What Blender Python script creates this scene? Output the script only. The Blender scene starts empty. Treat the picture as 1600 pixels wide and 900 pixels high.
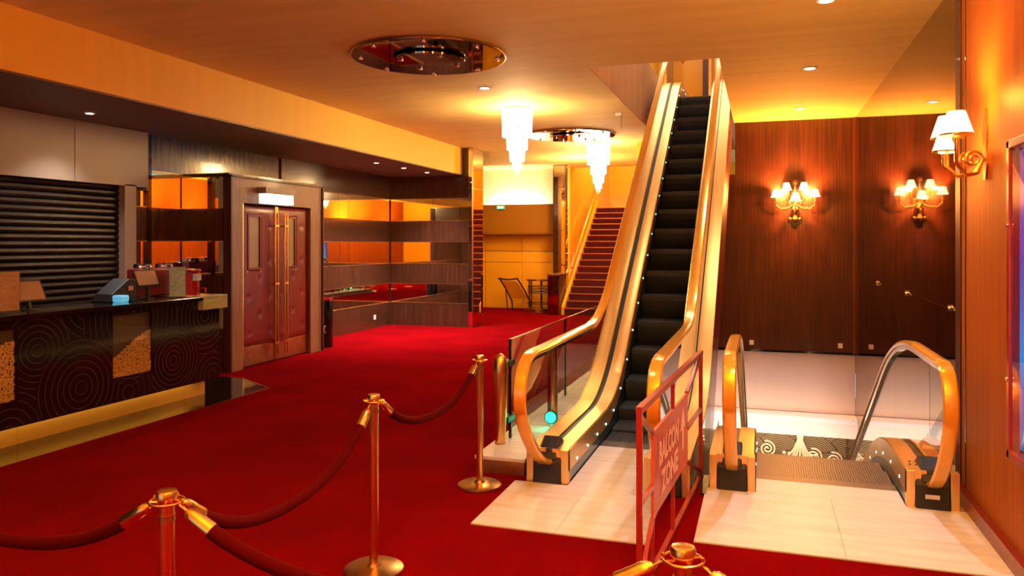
import bpy, bmesh, math, random
from mathutils import Vector
random.seed(7)
PI = math.pi
scene = bpy.context.scene
col = scene.collection

# ---------------------------------------------------------------- camera
cam_data = bpy.data.cameras.new('camera')
cam_data.sensor_width = 36.0
cam_data.lens = 27.0
cam_data.shift_y = -70.0 / 1600.0
cam_data.clip_start = 0.05
cam_data.clip_end = 200
cam = bpy.data.objects.new('camera', cam_data)
cam.location = (0, 0, 1.85)
cam.rotation_euler = (PI / 2, 0, math.atan(390 / 1200))
col.objects.link(cam)
scene.camera = cam
scene.view_settings.view_transform = 'Standard'
scene.view_settings.look = 'None'
scene.view_settings.gamma = 1
scene.view_settings.use_curve_mapping = False
scene.view_settings.exposure = 0.4
scene.cycles.transparent_max_bounces = 32

# ---------------------------------------------------------------- world and lights
world = bpy.data.worlds.new('world')
scene.world = world
world.use_nodes = True
world.node_tree.nodes['Background'].inputs[0].default_value = (0.55, 0.75, 1.0, 1)
world.node_tree.nodes['Background'].inputs[1].default_value = 1.2

WARM = (1.0, 0.54, 0.2)
AMBER = (1.0, 0.50, 0.10)
NEUT = (1.0, 0.74, 0.48)
WHITE = (1.0, 0.90, 0.84)

def light(kind, name, loc, power, color, rot=(0, 0, 0), size=0.1, sizey=None, spot=None, blend=0.5):
    d = bpy.data.lights.new(name, kind)
    d.energy = power
    d.color = color
    if kind == 'AREA':
        d.shape = 'RECTANGLE'
        d.size = size
        d.size_y = sizey or size
    elif kind == 'SPOT':
        d.spot_size = spot or 1.6
        d.spot_blend = blend
        d.shadow_soft_size = size
    else:
        d.shadow_soft_size = size
    o = bpy.data.objects.new(name, d)
    o.location = loc
    o.rotation_euler = rot
    col.objects.link(o)
    return o

# added fill spots out of frame at ceiling height, lighting floor and landings
for (x, y, p, c) in ((-4.5, -2.2, 5, NEUT), (-1.2, -2.4, 15, NEUT), (0.3, 3.6, 75, WHITE), (-1.3, 4.7, 50, WHITE)):
    light('SPOT', 'fill_spot', (x, y, 3.9), p, c, size=0.05, spot=2.2, blend=1)
# upward spots without fixtures, added out of frame to brighten the ceiling
for (x, y, p) in ((-6.0, -2.0, 60), (-3.0, -3.6, 200), (0.35, 0.4, 750), (0.35, -2.2, 350), (0.62, 2.0, 1400), (-5.6, 1.2, 60), (-2.6, 1.2, 200)):
    light('SPOT', 'ceiling_fill', (x, y, 2.35), p, AMBER, size=0.12, spot=2.9, blend=1, rot=(PI, 0, 0))
for (x, y, z, p) in ((1.1, 1.6, 2.6, 14), (1.1, -1.8, 2.6, 25), (-5.8, -2.5, 2.5, 10)):
    light('POINT', 'side_fill', (x, y, z), p, AMBER, size=0.12)  # extra unseen fill by the walls, no lamp modelled
# lobby of the floor above, seen through the ceiling opening
light('AREA', 'upper_lobby_light', (-1.3, 15.6, 7.2), 120, NEUT, size=3.0, sizey=2.0)
light('POINT', 'opening_fill', (-0.6, 11.0, 6.2), 70, NEUT, size=0.2)  # added to brighten the plaster side of the ceiling opening
# stairwell and far hall
light('POINT', 'stairwell_light', (-3.7, 22.6, 5.4), 260, (1.0, 0.64, 0.28), size=0.3)
light('POINT', 'far_hall_light', (-4.2, 18.4, 3.3), 150, (1.0, 0.66, 0.32), size=0.2)
light('SPOT', 'far_wall_fill', (-6.6, 18.9, 3.9), 170, (1.0, 0.66, 0.30), size=0.05, spot=2.4, blend=1)  # unseen spot, added to lift the yellow back wall
# lower hall reached by the descending escalator
light('AREA', 'lower_hall_light', (-0.2, 12.6, -1.25), 45, (1.0, 0.78, 0.55), size=3.0, sizey=0.8, rot=(0.5, 0, 0))
light('AREA', 'lower_wall_fill', (-0.2, 14.75, -1.36), 22, (1.0, 0.78, 0.52), rot=(0.55, 0, 0), size=3.0, sizey=0.1)  # added below the ledge so the wave lines come out brighter
# strip light under the counter overhang
light('AREA', 'counter_strip_light', (-6.38, 4.6, 0.185), 3, (1.0, 0.60, 0.16), rot=(0, 1.2, 0), size=0.03, sizey=6.0)

# ---------------------------------------------------------------- materials
MATS = {}
def mat(name, base=(0.5, 0.5, 0.5), rough=0.5, metal=0.0, coat=0.0, emit=None, estr=0.0, trans=0.0, ior=1.45, sheen=0.0, spec=0.5):
    if name in MATS:
        return MATS[name]
    m = bpy.data.materials.new(name)
    m.use_nodes = True
    b = m.node_tree.nodes['Principled BSDF']
    b.inputs['Base Color'].default_value = (*base, 1)
    b.inputs['Roughness'].default_value = rough
    b.inputs['Metallic'].default_value = metal
    b.inputs['Coat Weight'].default_value = coat
    b.inputs['Coat Roughness'].default_value = 0.08
    b.inputs['Transmission Weight'].default_value = trans
    b.inputs['IOR'].default_value = ior
    b.inputs['Sheen Weight'].default_value = sheen
    b.inputs['Specular IOR Level'].default_value = spec
    if emit:
        b.inputs['Emission Color'].default_value = (*emit, 1)
        b.inputs['Emission Strength'].default_value = estr
    MATS[name] = m
    return m

def nodes(m):
    t = m.node_tree
    return t, t.nodes, t.links, t.nodes['Principled BSDF']

def noise_mat(name, c1, c2, scale=(1, 1, 1), nscale=4.0, detail=6, rough=0.5, rough2=None, bump=0.0, bscale=None, coat=0.0, metal=0.0, sheen=0.0, lo=0.3, hi=0.7, spec=0.5):
    m = mat(name, c1, rough, metal, coat, sheen=sheen, spec=spec)
    t, N, L, b = nodes(m)
    tc = N.new('ShaderNodeTexCoord')
    mp = N.new('ShaderNodeMapping')
    geo = N.new('ShaderNodeNewGeometry')
    L.new(geo.outputs['Position'], mp.inputs['Vector'])
    mp.inputs['Scale'].default_value = scale
    n = N.new('ShaderNodeTexNoise')
    n.inputs['Scale'].default_value = nscale
    n.inputs['Detail'].default_value = detail
    L.new(mp.outputs[0], n.inputs['Vector'])
    r = N.new('ShaderNodeValToRGB')
    r.color_ramp.elements[0].position = lo
    r.color_ramp.elements[1].position = hi
    r.color_ramp.elements[0].color = (*c1, 1)
    r.color_ramp.elements[1].color = (*c2, 1)
    L.new(n.outputs['Fac'], r.inputs['Fac'])
    L.new(r.outputs['Color'], b.inputs['Base Color'])
    if rough2 is not None:
        mr = N.new('ShaderNodeMapRange')
        mr.inputs['To Min'].default_value = rough
        mr.inputs['To Max'].default_value = rough2
        L.new(n.outputs['Fac'], mr.inputs['Value'])
        L.new(mr.outputs[0], b.inputs['Roughness'])
    if bump:
        n2 = N.new('ShaderNodeTexNoise')
        n2.inputs['Scale'].default_value = bscale or nscale * 4
        n2.inputs['Detail'].default_value = 3
        L.new(mp.outputs[0], n2.inputs['Vector'])
        bp = N.new('ShaderNodeBump')
        bp.inputs['Strength'].default_value = bump
        bp.inputs['Distance'].default_value = 0.02
        L.new(n2.outputs['Fac'], bp.inputs['Height'])
        L.new(bp.outputs['Normal'], b.inputs['Normal'])
    return m

M_carpet = noise_mat('carpet_red', (0.15, 0.0004, 0.0018), (0.21, 0.0006, 0.0028), nscale=1.3, rough=0.95, bump=0.5, bscale=260, sheen=0.025, spec=0.0)
b_ = M_carpet.node_tree.nodes['Principled BSDF']; b_.inputs['Sheen Tint'].default_value = (1, 0.35, 0.35, 1)
M_ceil = noise_mat('ceiling_plaster', (0.80, 0.59, 0.20), (0.88, 0.67, 0.25), scale=(0.25, 2.5, 1), nscale=2.2, rough=0.75, bump=0.03, bscale=30)
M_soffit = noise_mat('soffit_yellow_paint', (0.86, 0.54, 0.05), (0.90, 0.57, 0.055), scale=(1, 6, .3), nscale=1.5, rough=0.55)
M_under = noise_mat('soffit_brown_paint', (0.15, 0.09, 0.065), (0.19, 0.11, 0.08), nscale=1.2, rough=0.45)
M_yellow = noise_mat('yellow_lacquer', (0.86, 0.38, 0.012), (0.9, 0.43, 0.02), scale=(1, 1, 0.4), nscale=1.4, rough=0.3, coat=0.3)
M_ochre = mat('ochre_lacquer', (0.30, 0.115, 0.008), 0.35)
M_cove = mat('cove_cream_paint', (0.75, 0.62, 0.42), 0.7)
M_wood = noise_mat('wood_dark_gloss', (0.045, 0.013, 0.006), (0.08, 0.026, 0.011), scale=(9, 9, 0.6), nscale=3.0, rough=0.16, rough2=0.3, coat=0.5)
M_woodm = noise_mat('wood_mahogany', (0.030, 0.0065, 0.003), (0.085, 0.017, 0.006), scale=(14, 14, 0.3), nscale=3.2, rough=0.35, rough2=0.5, coat=0.1, lo=.35, hi=.65)
M_woodo = noise_mat('wood_orange_veneer', (0.31, 0.083, 0.009), (0.45, 0.125, 0.014), scale=(9, 9, 0.3), nscale=3.0, rough=0.45, rough2=0.55, coat=0.0, spec=0.12)
M_frame = noise_mat('wood_door_frame', (0.20, 0.105, 0.065), (0.28, 0.15, 0.09), scale=(6, 6, 1), nscale=4.0, rough=0.4, coat=0.2)
M_leather = noise_mat('leather_burgundy', (0.17, 0.014, 0.014), (0.20, 0.018, 0.016), nscale=2.0, rough=0.34, bump=0.02, bscale=90, coat=0.15)
M_mirror = mat('mirror_glass', (0.88, 0.84, 0.76), 0.015, 1.0)
M_mirrorb = mat('mirror_glass_bronze', (0.25, 0.15, 0.085), 0.02, 1.0)
M_disc = mat('mirror_disc', (0.38, 0.31, 0.26), 0.03, 1.0)
M_brass = noise_mat('brass_polished', (0.80, 0.48, 0.14), (0.84, 0.52, 0.17), nscale=2.0, detail=1, rough=0.22, rough2=0.28, metal=1.0, lo=.1, hi=.9)
M_brassd = noise_mat('brass_aged', (0.42, 0.25, 0.09), (0.56, 0.34, 0.13), nscale=7.0, detail=2, rough=0.28, rough2=0.36, metal=1.0)
M_gold = noise_mat('gold_anodised', (0.80, 0.52, 0.20), (0.88, 0.60, 0.26), scale=(30, 1, 1), nscale=3.0, rough=0.30, rough2=0.36, metal=0.85)
M_rail = mat('handrail_gold_rubber', (0.86, 0.42, 0.04), 0.22, 0.35, 0.5)
M_chrome = mat('chrome', (0.75, 0.76, 0.78), 0.12, 1.0)
M_steel = mat('steel_blue_skirt', (0.17, 0.24, 0.28), 0.3, 1.0)
M_black = mat('black_gloss', (0.006, 0.006, 0.007), 0.08, 0.0, 0.5)
M_blackf = mat('black_polished_floor', (0.012, 0.009, 0.008), 0.08, 0.0, 0.0, spec=0.22)
M_rubber = mat('black_rubber', (0.012, 0.012, 0.013), 0.5)
M_step = mat('step_dark_metal', (0.030, 0.042, 0.055), 0.4, 0.2)
M_cleat = mat('step_cleat_metal', (0.07, 0.09, 0.11), 0.4, 0.3)  # paler than the step metal: highlights on the tread ridges put into the colour
M_stepg = mat('step_grey_metal', (0.13, 0.12, 0.125), 0.45, 0.3)
M_shut = mat('shutter_dark_metal', (0.022, 0.016, 0.014), 0.33, 0.6)
M_fascia = mat('fascia_grey_brown', (0.30, 0.235, 0.18), 0.42, 0.1)
M_stone = noise_mat('stone_cream', (0.58, 0.59, 0.64), (0.74, 0.755, 0.81), scale=(0.5, 5, 1), nscale=3.0, rough=0.36, rough2=0.48, coat=0.0, spec=0.35)
M_stoneg = noise_mat('stone_grey', (0.30, 0.23, 0.18), (0.42, 0.33, 0.26), nscale=5.0, rough=0.3)
M_marbleg = noise_mat('marble_green', (0.30, 0.33, 0.16), (0.42, 0.44, 0.24), nscale=9.0, rough=0.25)
M_beige = noise_mat('beige_plaster', (0.62, 0.47, 0.34), (0.68, 0.52, 0.38), scale=(2, 2, .2), nscale=1.2, rough=0.6)
M_whitep = mat('white_paint', (0.78, 0.76, 0.75), 0.55)
M_velvet = mat('velvet_crimson', (0.055, 0.0006, 0.002), 0.9, sheen=0.06, spec=0.05)
MATS['velvet_crimson'].node_tree.nodes['Principled BSDF'].inputs['Sheen Tint'].default_value = (1, 0.12, 0.12, 1)
M_redpaint = mat('red_paint_metal', (0.30, 0.020, 0.014), 0.3, 0.1, 0.3)
M_redsign = mat('red_sign_board', (0.55, 0.12, 0.08), 0.4, 0, 0.2)
M_redtrim = mat('red_trim', (0.20, 0.006, 0.008), 0.3, 0, 0.3)
M_letter = mat('sign_letter_cream', (0.95, 0.62, 0.42), 0.5)
M_inlay = mat('inlay_line_grey', (0.085, 0.075, 0.075), 0.5)
M_frame2 = mat('wood_corner_strip', (0.13, 0.03, 0.01), 0.4)
M_yellow2 = noise_mat('yellow_wall_paint', (0.85, 0.56, 0.04), (0.9, 0.62, 0.05), nscale=1.2, rough=0.5)
M_plinth = mat('brass_plinth_satin', (0.62, 0.38, 0.08), 0.5, 0.6)
M_popcorn = noise_mat('popcorn', (0.62, 0.36, 0.14), (0.9, 0.66, 0.36), nscale=30.0, rough=0.7)
M_popback = mat('popcorn_case_back', (0.07, 0.05, 0.04), 0.5)
M_crystal = mat('crystal_lit', (1, 0.9, 0.75), 0.2, emit=(1.0, 0.78, 0.50), estr=11.0)
M_crystald = mat('crystal_dim', (1, 0.85, 0.6), 0.1, emit=(1.0, 0.66, 0.32), estr=1.0)
M_shade = mat('lamp_shade_lit', (1, 0.9, 0.7), 0.7, emit=(1.0, 0.72, 0.36), estr=2.6)
M_down = mat('downlight_lit', (1, 1, 1), 0.5, emit=(1.0, 0.85, 0.66), estr=16.0)
M_green = mat('green_signal_lit', (0.1, 1, 0.5), 0.3, emit=(0.0, 0.85, 0.30), estr=2.6)
M_led = mat('led_lit', (0.6, 1, 1), 0.3, emit=(0.35, 0.9, 1.0), estr=1.8)
M_exit = mat('exit_sign_lit', (0.9, 1, 0.9), 0.4, emit=(0.95, 0.95, 0.74), estr=1.15)
M_exitg = mat('exit_sign_green', (0.05, 0.5, 0.25), 0.4, emit=(0.05, 0.6, 0.3), estr=0.3)
M_exitm = mat('exit_mark_pale', (0.6, 0.8, 0.7), 0.4, emit=(0.75, 0.85, 0.68), estr=0.9)
M_screen = mat('tablet_screen', (0.36, 0.25, 0.18), 0.15, 0, 0.5)
M_screenlit = mat('terminal_lit_blue', (0.1, 0.5, 0.8), 0.3, emit=(0.12, 0.5, 0.8), estr=0.5)
M_paper = noise_mat('printed_sheet', (0.42, 0.24, 0.19), (0.62, 0.40, 0.34), scale=(1, 3, 8), nscale=7.0, rough=0.3, coat=0.3)
M_paperb = noise_mat('printed_sheet_blue', (0.25, 0.42, 0.55), (0.55, 0.60, 0.75), scale=(1, 3, 8), nscale=7.0, rough=0.3, coat=0.3)
M_redplastic = mat('red_plastic', (0.32, 0.01, 0.015), 0.15, 0, 0.6)
M_signred = mat('no_entry_red', (0.55, 0.07, 0.05), 0.4)
M_opal = mat('door_vision_panel', (0.30, 0.24, 0.19), 0.25, 0, 0.3)
M_stairred = noise_mat('stair_carpet', (0.05, 0.001, 0.003), (0.09, 0.002, 0.004), nscale=20, rough=0.95)
M_nosing = mat('stair_nosing', (0.6, 0.2, 0.06), 0.4, 0.5)
M_day = mat('day', (0.6, 0.8, 1), 0.5)
M_patt = mat('pattern_wall_brown', (0.13, 0.085, 0.05), 0.3)
M_pattl = mat('pattern_gold_line', (0.62, 0.46, 0.27), 0.35, 0.3)
M_relief = mat('relief_cream', (0.85, 0.72, 0.5), 0.45)
M_pink = noise_mat('opening_side_plaster', (0.55, 0.33, 0.21), (0.68, 0.44, 0.30), scale=(2, 2.5, 0.1), nscale=1.5, rough=0.6)

M_glass = bpy.data.materials.new('clear_glass'); M_glass.use_nodes = True
def _glass(m, tint, refl):
    t = m.node_tree; N = t.nodes; L = t.links
    N.remove(N['Principled BSDF'])
    out = N['Material Output']
    tr = N.new('ShaderNodeBsdfTransparent'); tr.inputs[0].default_value = (*tint, 1)
    gl = N.new('ShaderNodeBsdfGlossy'); gl.inputs['Roughness'].default_value = 0.02; gl.inputs[0].default_value = (1, 1, 1, 1)
    fr = N.new('ShaderNodeFresnel'); fr.inputs[0].default_value = 1.5; ge = N.new('ShaderNodeNewGeometry'); sb = N.new('ShaderNodeMath'); sb.operation = 'SUBTRACT'; sb.inputs[0].default_value = 1.0; m2 = N.new('ShaderNodeMath'); m2.operation = 'MULTIPLY'
    mx = N.new('ShaderNodeMixShader'); mu = N.new('ShaderNodeMath'); mu.operation = 'MULTIPLY'; mu.inputs[1].default_value = refl
    L.new(ge.outputs['Backfacing'], sb.inputs[1]); L.new(fr.outputs[0], m2.inputs[0]); L.new(sb.outputs[0], m2.inputs[1]); L.new(m2.outputs[0], mu.inputs[0]); L.new(mu.outputs[0], mx.inputs[0])
    L.new(tr.outputs[0], mx.inputs[1]); L.new(gl.outputs[0], mx.inputs[2]); L.new(mx.outputs[0], out.inputs[0])
_glass(M_glass, (0.93, 0.95, 0.92), 1.0)

def poster_mat():
    m = mat('poster_print', (0.05, 0.1, 0.5), 0.25, 0, 0.5)
    t, N, L, b = nodes(m)
    geo = N.new('ShaderNodeNewGeometry'); sep = N.new('ShaderNodeSeparateXYZ'); L.new(geo.outputs['Position'], sep.inputs[0])
    mr = N.new('ShaderNodeMapRange'); mr.inputs['From Min'].default_value = 0.7; mr.inputs['From Max'].default_value = 2.4
    L.new(sep.outputs['Z'], mr.inputs['Value'])
    nz = N.new('ShaderNodeTexNoise'); nz.inputs['Scale'].default_value = 3
    ad = N.new('ShaderNodeMath'); ad.operation = 'MULTIPLY_ADD'; ad.inputs[1].default_value = 0.25
    L.new(nz.outputs['Fac'], ad.inputs[0]); L.new(mr.outputs[0], ad.inputs[2])
    r = N.new('ShaderNodeValToRGB'); e = r.color_ramp.elements
    e[0].position = 0.12; e[0].color = (0.02, 0.10, 0.25, 1)
    e[1].position = 1.05; e[1].color = (0.12, 0.04, 0.22, 1)
    x = e.new(0.3); x.color = (0.01, 0.08, 0.32, 1)
    x = e.new(0.42); x.color = (0.0, 0.20, 0.62, 1)
    x = e.new(0.75); x.color = (0.05, 0.05, 0.35, 1)
    L.new(ad.outputs[0], r.inputs[0]); L.new(r.outputs[0], b.inputs['Base Color']); L.new(r.outputs[0], b.inputs['Emission Color']); b.inputs['Emission Strength'].default_value = 1.3   # back-lit poster
    return m
M_poster = poster_mat()

# ---------------------------------------------------------------- mesh helpers
WL = {}   # world location of every built object

class MB:
    def __init__(s):
        s.v = []; s.f = []
    def add(s, vs, fs):
        n = len(s.v); s.v += [tuple(p) for p in vs]; s.f += [tuple(i + n for i in f) for f in fs]; return s
    def box(s, x0, y0, z0, x1, y1, z1):
        x0, x1 = min(x0, x1), max(x0, x1); y0, y1 = min(y0, y1), max(y0, y1); z0, z1 = min(z0, z1), max(z0, z1)
        v = [(x0, y0, z0), (x1, y0, z0), (x1, y1, z0), (x0, y1, z0), (x0, y0, z1), (x1, y0, z1), (x1, y1, z1), (x0, y1, z1)]
        return s.add(v, [(0, 3, 2, 1), (4, 5, 6, 7), (0, 1, 5, 4), (1, 2, 6, 5), (2, 3, 7, 6), (3, 0, 4, 7)])
    def prism(s, pts, z0, z1):      # polygon in XY, counter-clockwise
        n = len(pts)
        v = [(p[0], p[1], z0) for p in pts] + [(p[0], p[1], z1) for p in pts]
        return s.add(v, [tuple(range(n - 1, -1, -1)), tuple(range(n, 2 * n))] + [(i, (i + 1) % n, n + (i + 1) % n, n + i) for i in range(n)])
    def prismx(s, pts, x0, x1):     # polygon in YZ
        n = len(pts)
        v = [(x0, p[0], p[1]) for p in pts] + [(x1, p[0], p[1]) for p in pts]
        return s.add(v, [tuple(range(n - 1, -1, -1)), tuple(range(n, 2 * n))] + [(i, (i + 1) % n, n + (i + 1) % n, n + i) for i in range(n)])
    def cyl(s, c, r, h, n=20, r2=None, axis='z'):
        r2 = r if r2 is None else r2
        pts = []
        for rr, t in ((r, 0), (r2, h)):
            for i in range(n):
                a = 2 * PI * i / n; p, q = rr * math.cos(a), rr * math.sin(a)
                if axis == 'z': pts.append((c[0] + p, c[1] + q, c[2] + t))
                elif axis == 'x': pts.append((c[0] + t, c[1] + p, c[2] + q))
                else: pts.append((c[0] + q, c[1] + t, c[2] + p))
        return s.add(pts, [tuple(range(n - 1, -1, -1)), tuple(range(n, 2 * n))] + [(i, (i + 1) % n, n + (i + 1) % n, n + i) for i in range(n)])
    def lathe(s, c, prof, n=24, cap=True):    # prof list of (r,z)
        vs = []; fs = []
        m = len(prof)
        for (r, z) in prof:
            for i in range(n):
                a = 2 * PI * i / n
                vs.append((c[0] + r * math.cos(a), c[1] + r * math.sin(a), c[2] + z))
        for j in range(m - 1):
            for i in range(n):
                k = (i + 1) % n
                fs.append((j * n + i, j * n + k, (j + 1) * n + k, (j + 1) * n + i))
        if cap: fs.append(tuple(range(n - 1, -1, -1))); fs.append(tuple((m - 1) * n + i for i in range(n)))
        return s.add(vs, fs)
    def tube(s, pts, r, n=10, cap=True):
        pts = [Vector(p) for p in pts]; m = len(pts); vs = []; fs = []
        up = Vector((0, 0, 1)); prev = None
        for i, p in enumerate(pts):
            t = (pts[min(i + 1, m - 1)] - pts[max(i - 1, 0)]).normalized()
            if prev is None:
                a = t.cross(up)
                if a.length < 1e-3: a = t.cross(Vector((1, 0, 0)))
            else:
                a = prev - t * prev.dot(t)
            a.normalize(); prev = a; b = t.cross(a)
            rr = r[i] if isinstance(r, (list, tuple)) else r
            for k in range(n):
                w = 2 * PI * k / n
                vs.append(tuple(p + a * math.cos(w) * rr + b * math.sin(w) * rr))
        for i in range(m - 1):
            for k in range(n):
                q = (k + 1) % n
                fs.append((i * n + k, i * n + q, (i + 1) * n + q, (i + 1) * n + k))
        if cap: fs += [tuple(range(n - 1, -1, -1)), tuple((m - 1) * n + k for k in range(n))]
        return s.add(vs, fs)
    def bar(s, p, q, w, h=None):    # square bar between two points
        h = h or w
        p = Vector(p); q = Vector(q); t = (q - p).normalized()
        a = t.cross(Vector((0, 0, 1)))
        if a.length < 1e-3: a = Vector((1, 0, 0))
        a.normalize(); b = a.cross(t)
        vs = []
        for c in (p, q):
            for (i, j) in ((-1, -1), (1, -1), (1, 1), (-1, 1)):
                vs.append(tuple(c + a * i * w / 2 + b * j * h / 2))
        return s.add(vs, [(0, 1, 2, 3), (7, 6, 5, 4), (0, 4, 5, 1), (1, 5, 6, 2), (2, 6, 7, 3), (3, 7, 4, 0)])
    def sphere(s, c, r, n=10, m=6, sx=1, sy=1, sz=1):
        vs = [(c[0], c[1], c[2] - r * sz)]; fs = []
        for j in range(1, m):
            th = PI * j / m
            for i in range(n):
                a = 2 * PI * i / n
                vs.append((c[0] + sx * r * math.sin(th) * math.cos(a), c[1] + sy * r * math.sin(th) * math.sin(a), c[2] - sz * r * math.cos(th)))
        vs.append((c[0], c[1], c[2] + r * sz)); top = len(vs) - 1
        for i in range(n):
            k = (i + 1) % n
            fs.append((0, 1 + k, 1 + i)); fs.append((top, 1 + (m - 2) * n + i, 1 + (m - 2) * n + k))
            for j in range(m - 2):
                fs.append((1 + j * n + i, 1 + j * n + k, 1 + (j + 1) * n + k, 1 + (j + 1) * n + i))
        return s.add(vs, fs)
    def sweep(s, cross, ys, zf):    # cross: list of (X, dz) closed polygon, swept along Y at height zf(y)
        n = len(cross); vs = []; fs = []
        for y in ys:
            z = zf(y)
            for (x, dz) in cross: vs.append((x, y, z + dz))
        for j in range(len(ys) - 1):
            for i in range(n):
                k = (i + 1) % n
                fs.append((j * n + i, j * n + k, (j + 1) * n + k, (j + 1) * n + i))
        fs.append(tuple(range(n - 1, -1, -1))); fs.append(tuple((len(ys) - 1) * n + i for i in range(n)))
        return s.add(vs, fs)

def build(name, mb, m, parent=None, smooth=False, bevel=0.0, **props):
    vs = mb.v
    xs = [v[0] for v in vs]; ys = [v[1] for v in vs]; zs = [v[2] for v in vs]
    o0 = Vector(((min(xs) + max(xs)) / 2, (min(ys) + max(ys)) / 2, min(zs)))
    me = bpy.data.meshes.new(name)
    me.from_pydata([(v[0] - o0.x, v[1] - o0.y, v[2] - o0.z) for v in vs], [], mb.f)
    bm = bmesh.new(); bm.from_mesh(me); bmesh.ops.recalc_face_normals(bm, faces=bm.faces); bm.to_mesh(me); bm.free()
    me.materials.append(m)
    if smooth:
        me.polygons.foreach_set('use_smooth', [True] * len(me.polygons))
        me.set_sharp_from_angle(angle=math.radians(40))
    me.update()
    o = bpy.data.objects.new(name, me)
    col.objects.link(o)
    if parent is not None:
        o.parent = parent; o.location = o0 - WL[parent.name]
    else:
        o.location = o0
    WL[o.name] = o0
    if bevel:
        bv = o.modifiers.new('bevel', 'BEVEL'); bv.width = bevel; bv.segments = 2; bv.limit_method = 'ANGLE'
    for k, v in props.items(): o[k] = v
    return o

def thing(name, loc, label, category, group=None, kind=None):
    o = bpy.data.objects.new(name, None); o.location = loc; o.empty_display_size = 0.1
    col.objects.link(o); WL[o.name] = Vector(loc)
    o['label'] = label; o['category'] = category
    if group: o['group'] = group
    if kind: o['kind'] = kind
    return o

def struct(name, mb, m, label=None, category=None, **kw):
    o = build(name, mb, m, **kw); o['kind'] = 'structure'
    if label: o['label'] = label
    if category: o['category'] = category
    return o
def sempty(name, loc, label=None, category=None):
    o = bpy.data.objects.new(name, None); o.location = loc; col.objects.link(o); WL[o.name] = Vector(loc); o['kind'] = 'structure'
    if label: o['label'] = label
    if category: o['category'] = category
    return o

CHILDREN = {}
def kids(o):
    return [c for c in bpy.data.objects if c.parent == o]
def dup(root, loc, label=None, group=None, rotz=0):
    def cp(o, parent):
        c = o.copy(); col.objects.link(c); WL[c.name] = WL[o.name]
        if parent: c.parent = parent
        for k in kids(o):
            cp(k, c)
        return c
    r = cp(root, None); r.location = loc; r.rotation_euler.z = rotz
    if label: r['label'] = label
    if group: r['group'] = group
    return r

def ribbon_rings(circles, rect, mapf, w, excl=(), seg=72, holes=()):
    # concentric rings, an earlier circle lies over a later one; clipped to rect
    mb = MB(); a0, b0, a1, b1 = rect
    for ci, (ca, cb, R, st, r0) in enumerate(circles):
        r = r0
        while r <= R + 1e-6:
            prev = None
            for i in range(seg + 1):
                t = 2 * PI * i / seg
                a = ca + r * math.cos(t); b = cb + r * math.sin(t)
                ok = a0 < a < a1 and b0 < b < b1
                if ok:
                    for (e0, f0, e1, f1) in excl:
                        if e0 < a < e1 and f0 < b < f1: ok = False
                if ok:
                    for (oa, ob, oR, _, _) in circles[:ci]:
                        if (a - oa) ** 2 + (b - ob) ** 2 < (oR + 0.01) ** 2: ok = False; break
                if ok:
                    q = (mapf(ca + (r - w / 2) * math.cos(t), cb + (r - w / 2) * math.sin(t)), mapf(ca + (r + w / 2) * math.cos(t), cb + (r + w / 2) * math.sin(t)))
                    if prev: mb.add([prev[0], prev[1], q[1], q[0]], [(0, 1, 2, 3)])
                    prev = q
                else:
                    prev = None
            r += st
    return mb

def text_mesh(name, txt, size, m, parent, mapf, fit):
    c = bpy.data.curves.new(name, 'FONT'); c.body = txt; c.size = size; c.extrude = 0.0; c.offset = 0.009; c.resolution_u = 3
    o = bpy.data.objects.new(name + '_tmp', c); col.objects.link(o)
    dg = bpy.context.evaluated_depsgraph_get(); ev = o.evaluated_get(dg); me = ev.to_mesh()
    xs = [v.co.x for v in me.vertices]; ys = [v.co.y for v in me.vertices]; x0_, y0_ = min(xs), min(ys); font_scale = (fit[0] / (max(xs) - x0_), fit[1] / (max(ys) - y0_))
    mb = MB(); mb.add([mapf((v.co.x - x0_) * font_scale[0], (v.co.y - y0_) * font_scale[1]) for v in me.vertices], [tuple(p.vertices) for p in me.polygons])
    ev.to_mesh_clear(); bpy.data.objects.remove(o)
    return build(name, mb, m, parent)

# ================================================================ the setting
XR, XM, XL = 1.38, 1.50, -8.08
ZC, ZS = 3.95, 3.35
# floor: carpet with a hole where the escalators go down
fl = MB()
fl.box(XL, -4.2, -0.35, 1.6, 5.98, 0.0)
fl.box(XL, 5.98, -0.35, -1.95, 20.9, 0.0)
fl.box(-5.0, 20.9, -0.35, -1.95, 26, 0.0)
fl.box(-1.95, 14.1, -0.35, 1.6, 20.9, 0.0)
floor = struct('floor', fl, M_carpet, 'deep red carpet of the foyer', 'floor')
# black polished strip before the counter, with brass edge
bf = MB(); bf.prism([(-7.1, -2.0), (-5.97, -2.0), (-5.97, 8.33), (-6.72, 8.80), (-7.1, 8.86)], 0.0, 0.006)
struct('trim_1', bf, M_blackf, 'black polished floor strip along the counter', 'floor strip')
be = MB(); be.box(-5.97, -2.0, 0.0, -5.956, 8.34, 0.010); be.bar((-5.962, 8.335, 0.005), (-6.72, 8.81, 0.005), 0.015, 0.01); be.bar((-6.72, 8.81, .005), (-7.1, 8.87, .005), 0.015, 0.01)
struct('trim_2', be, M_brass, 'thin brass edge between carpet and black floor strip', 'trim')

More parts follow.
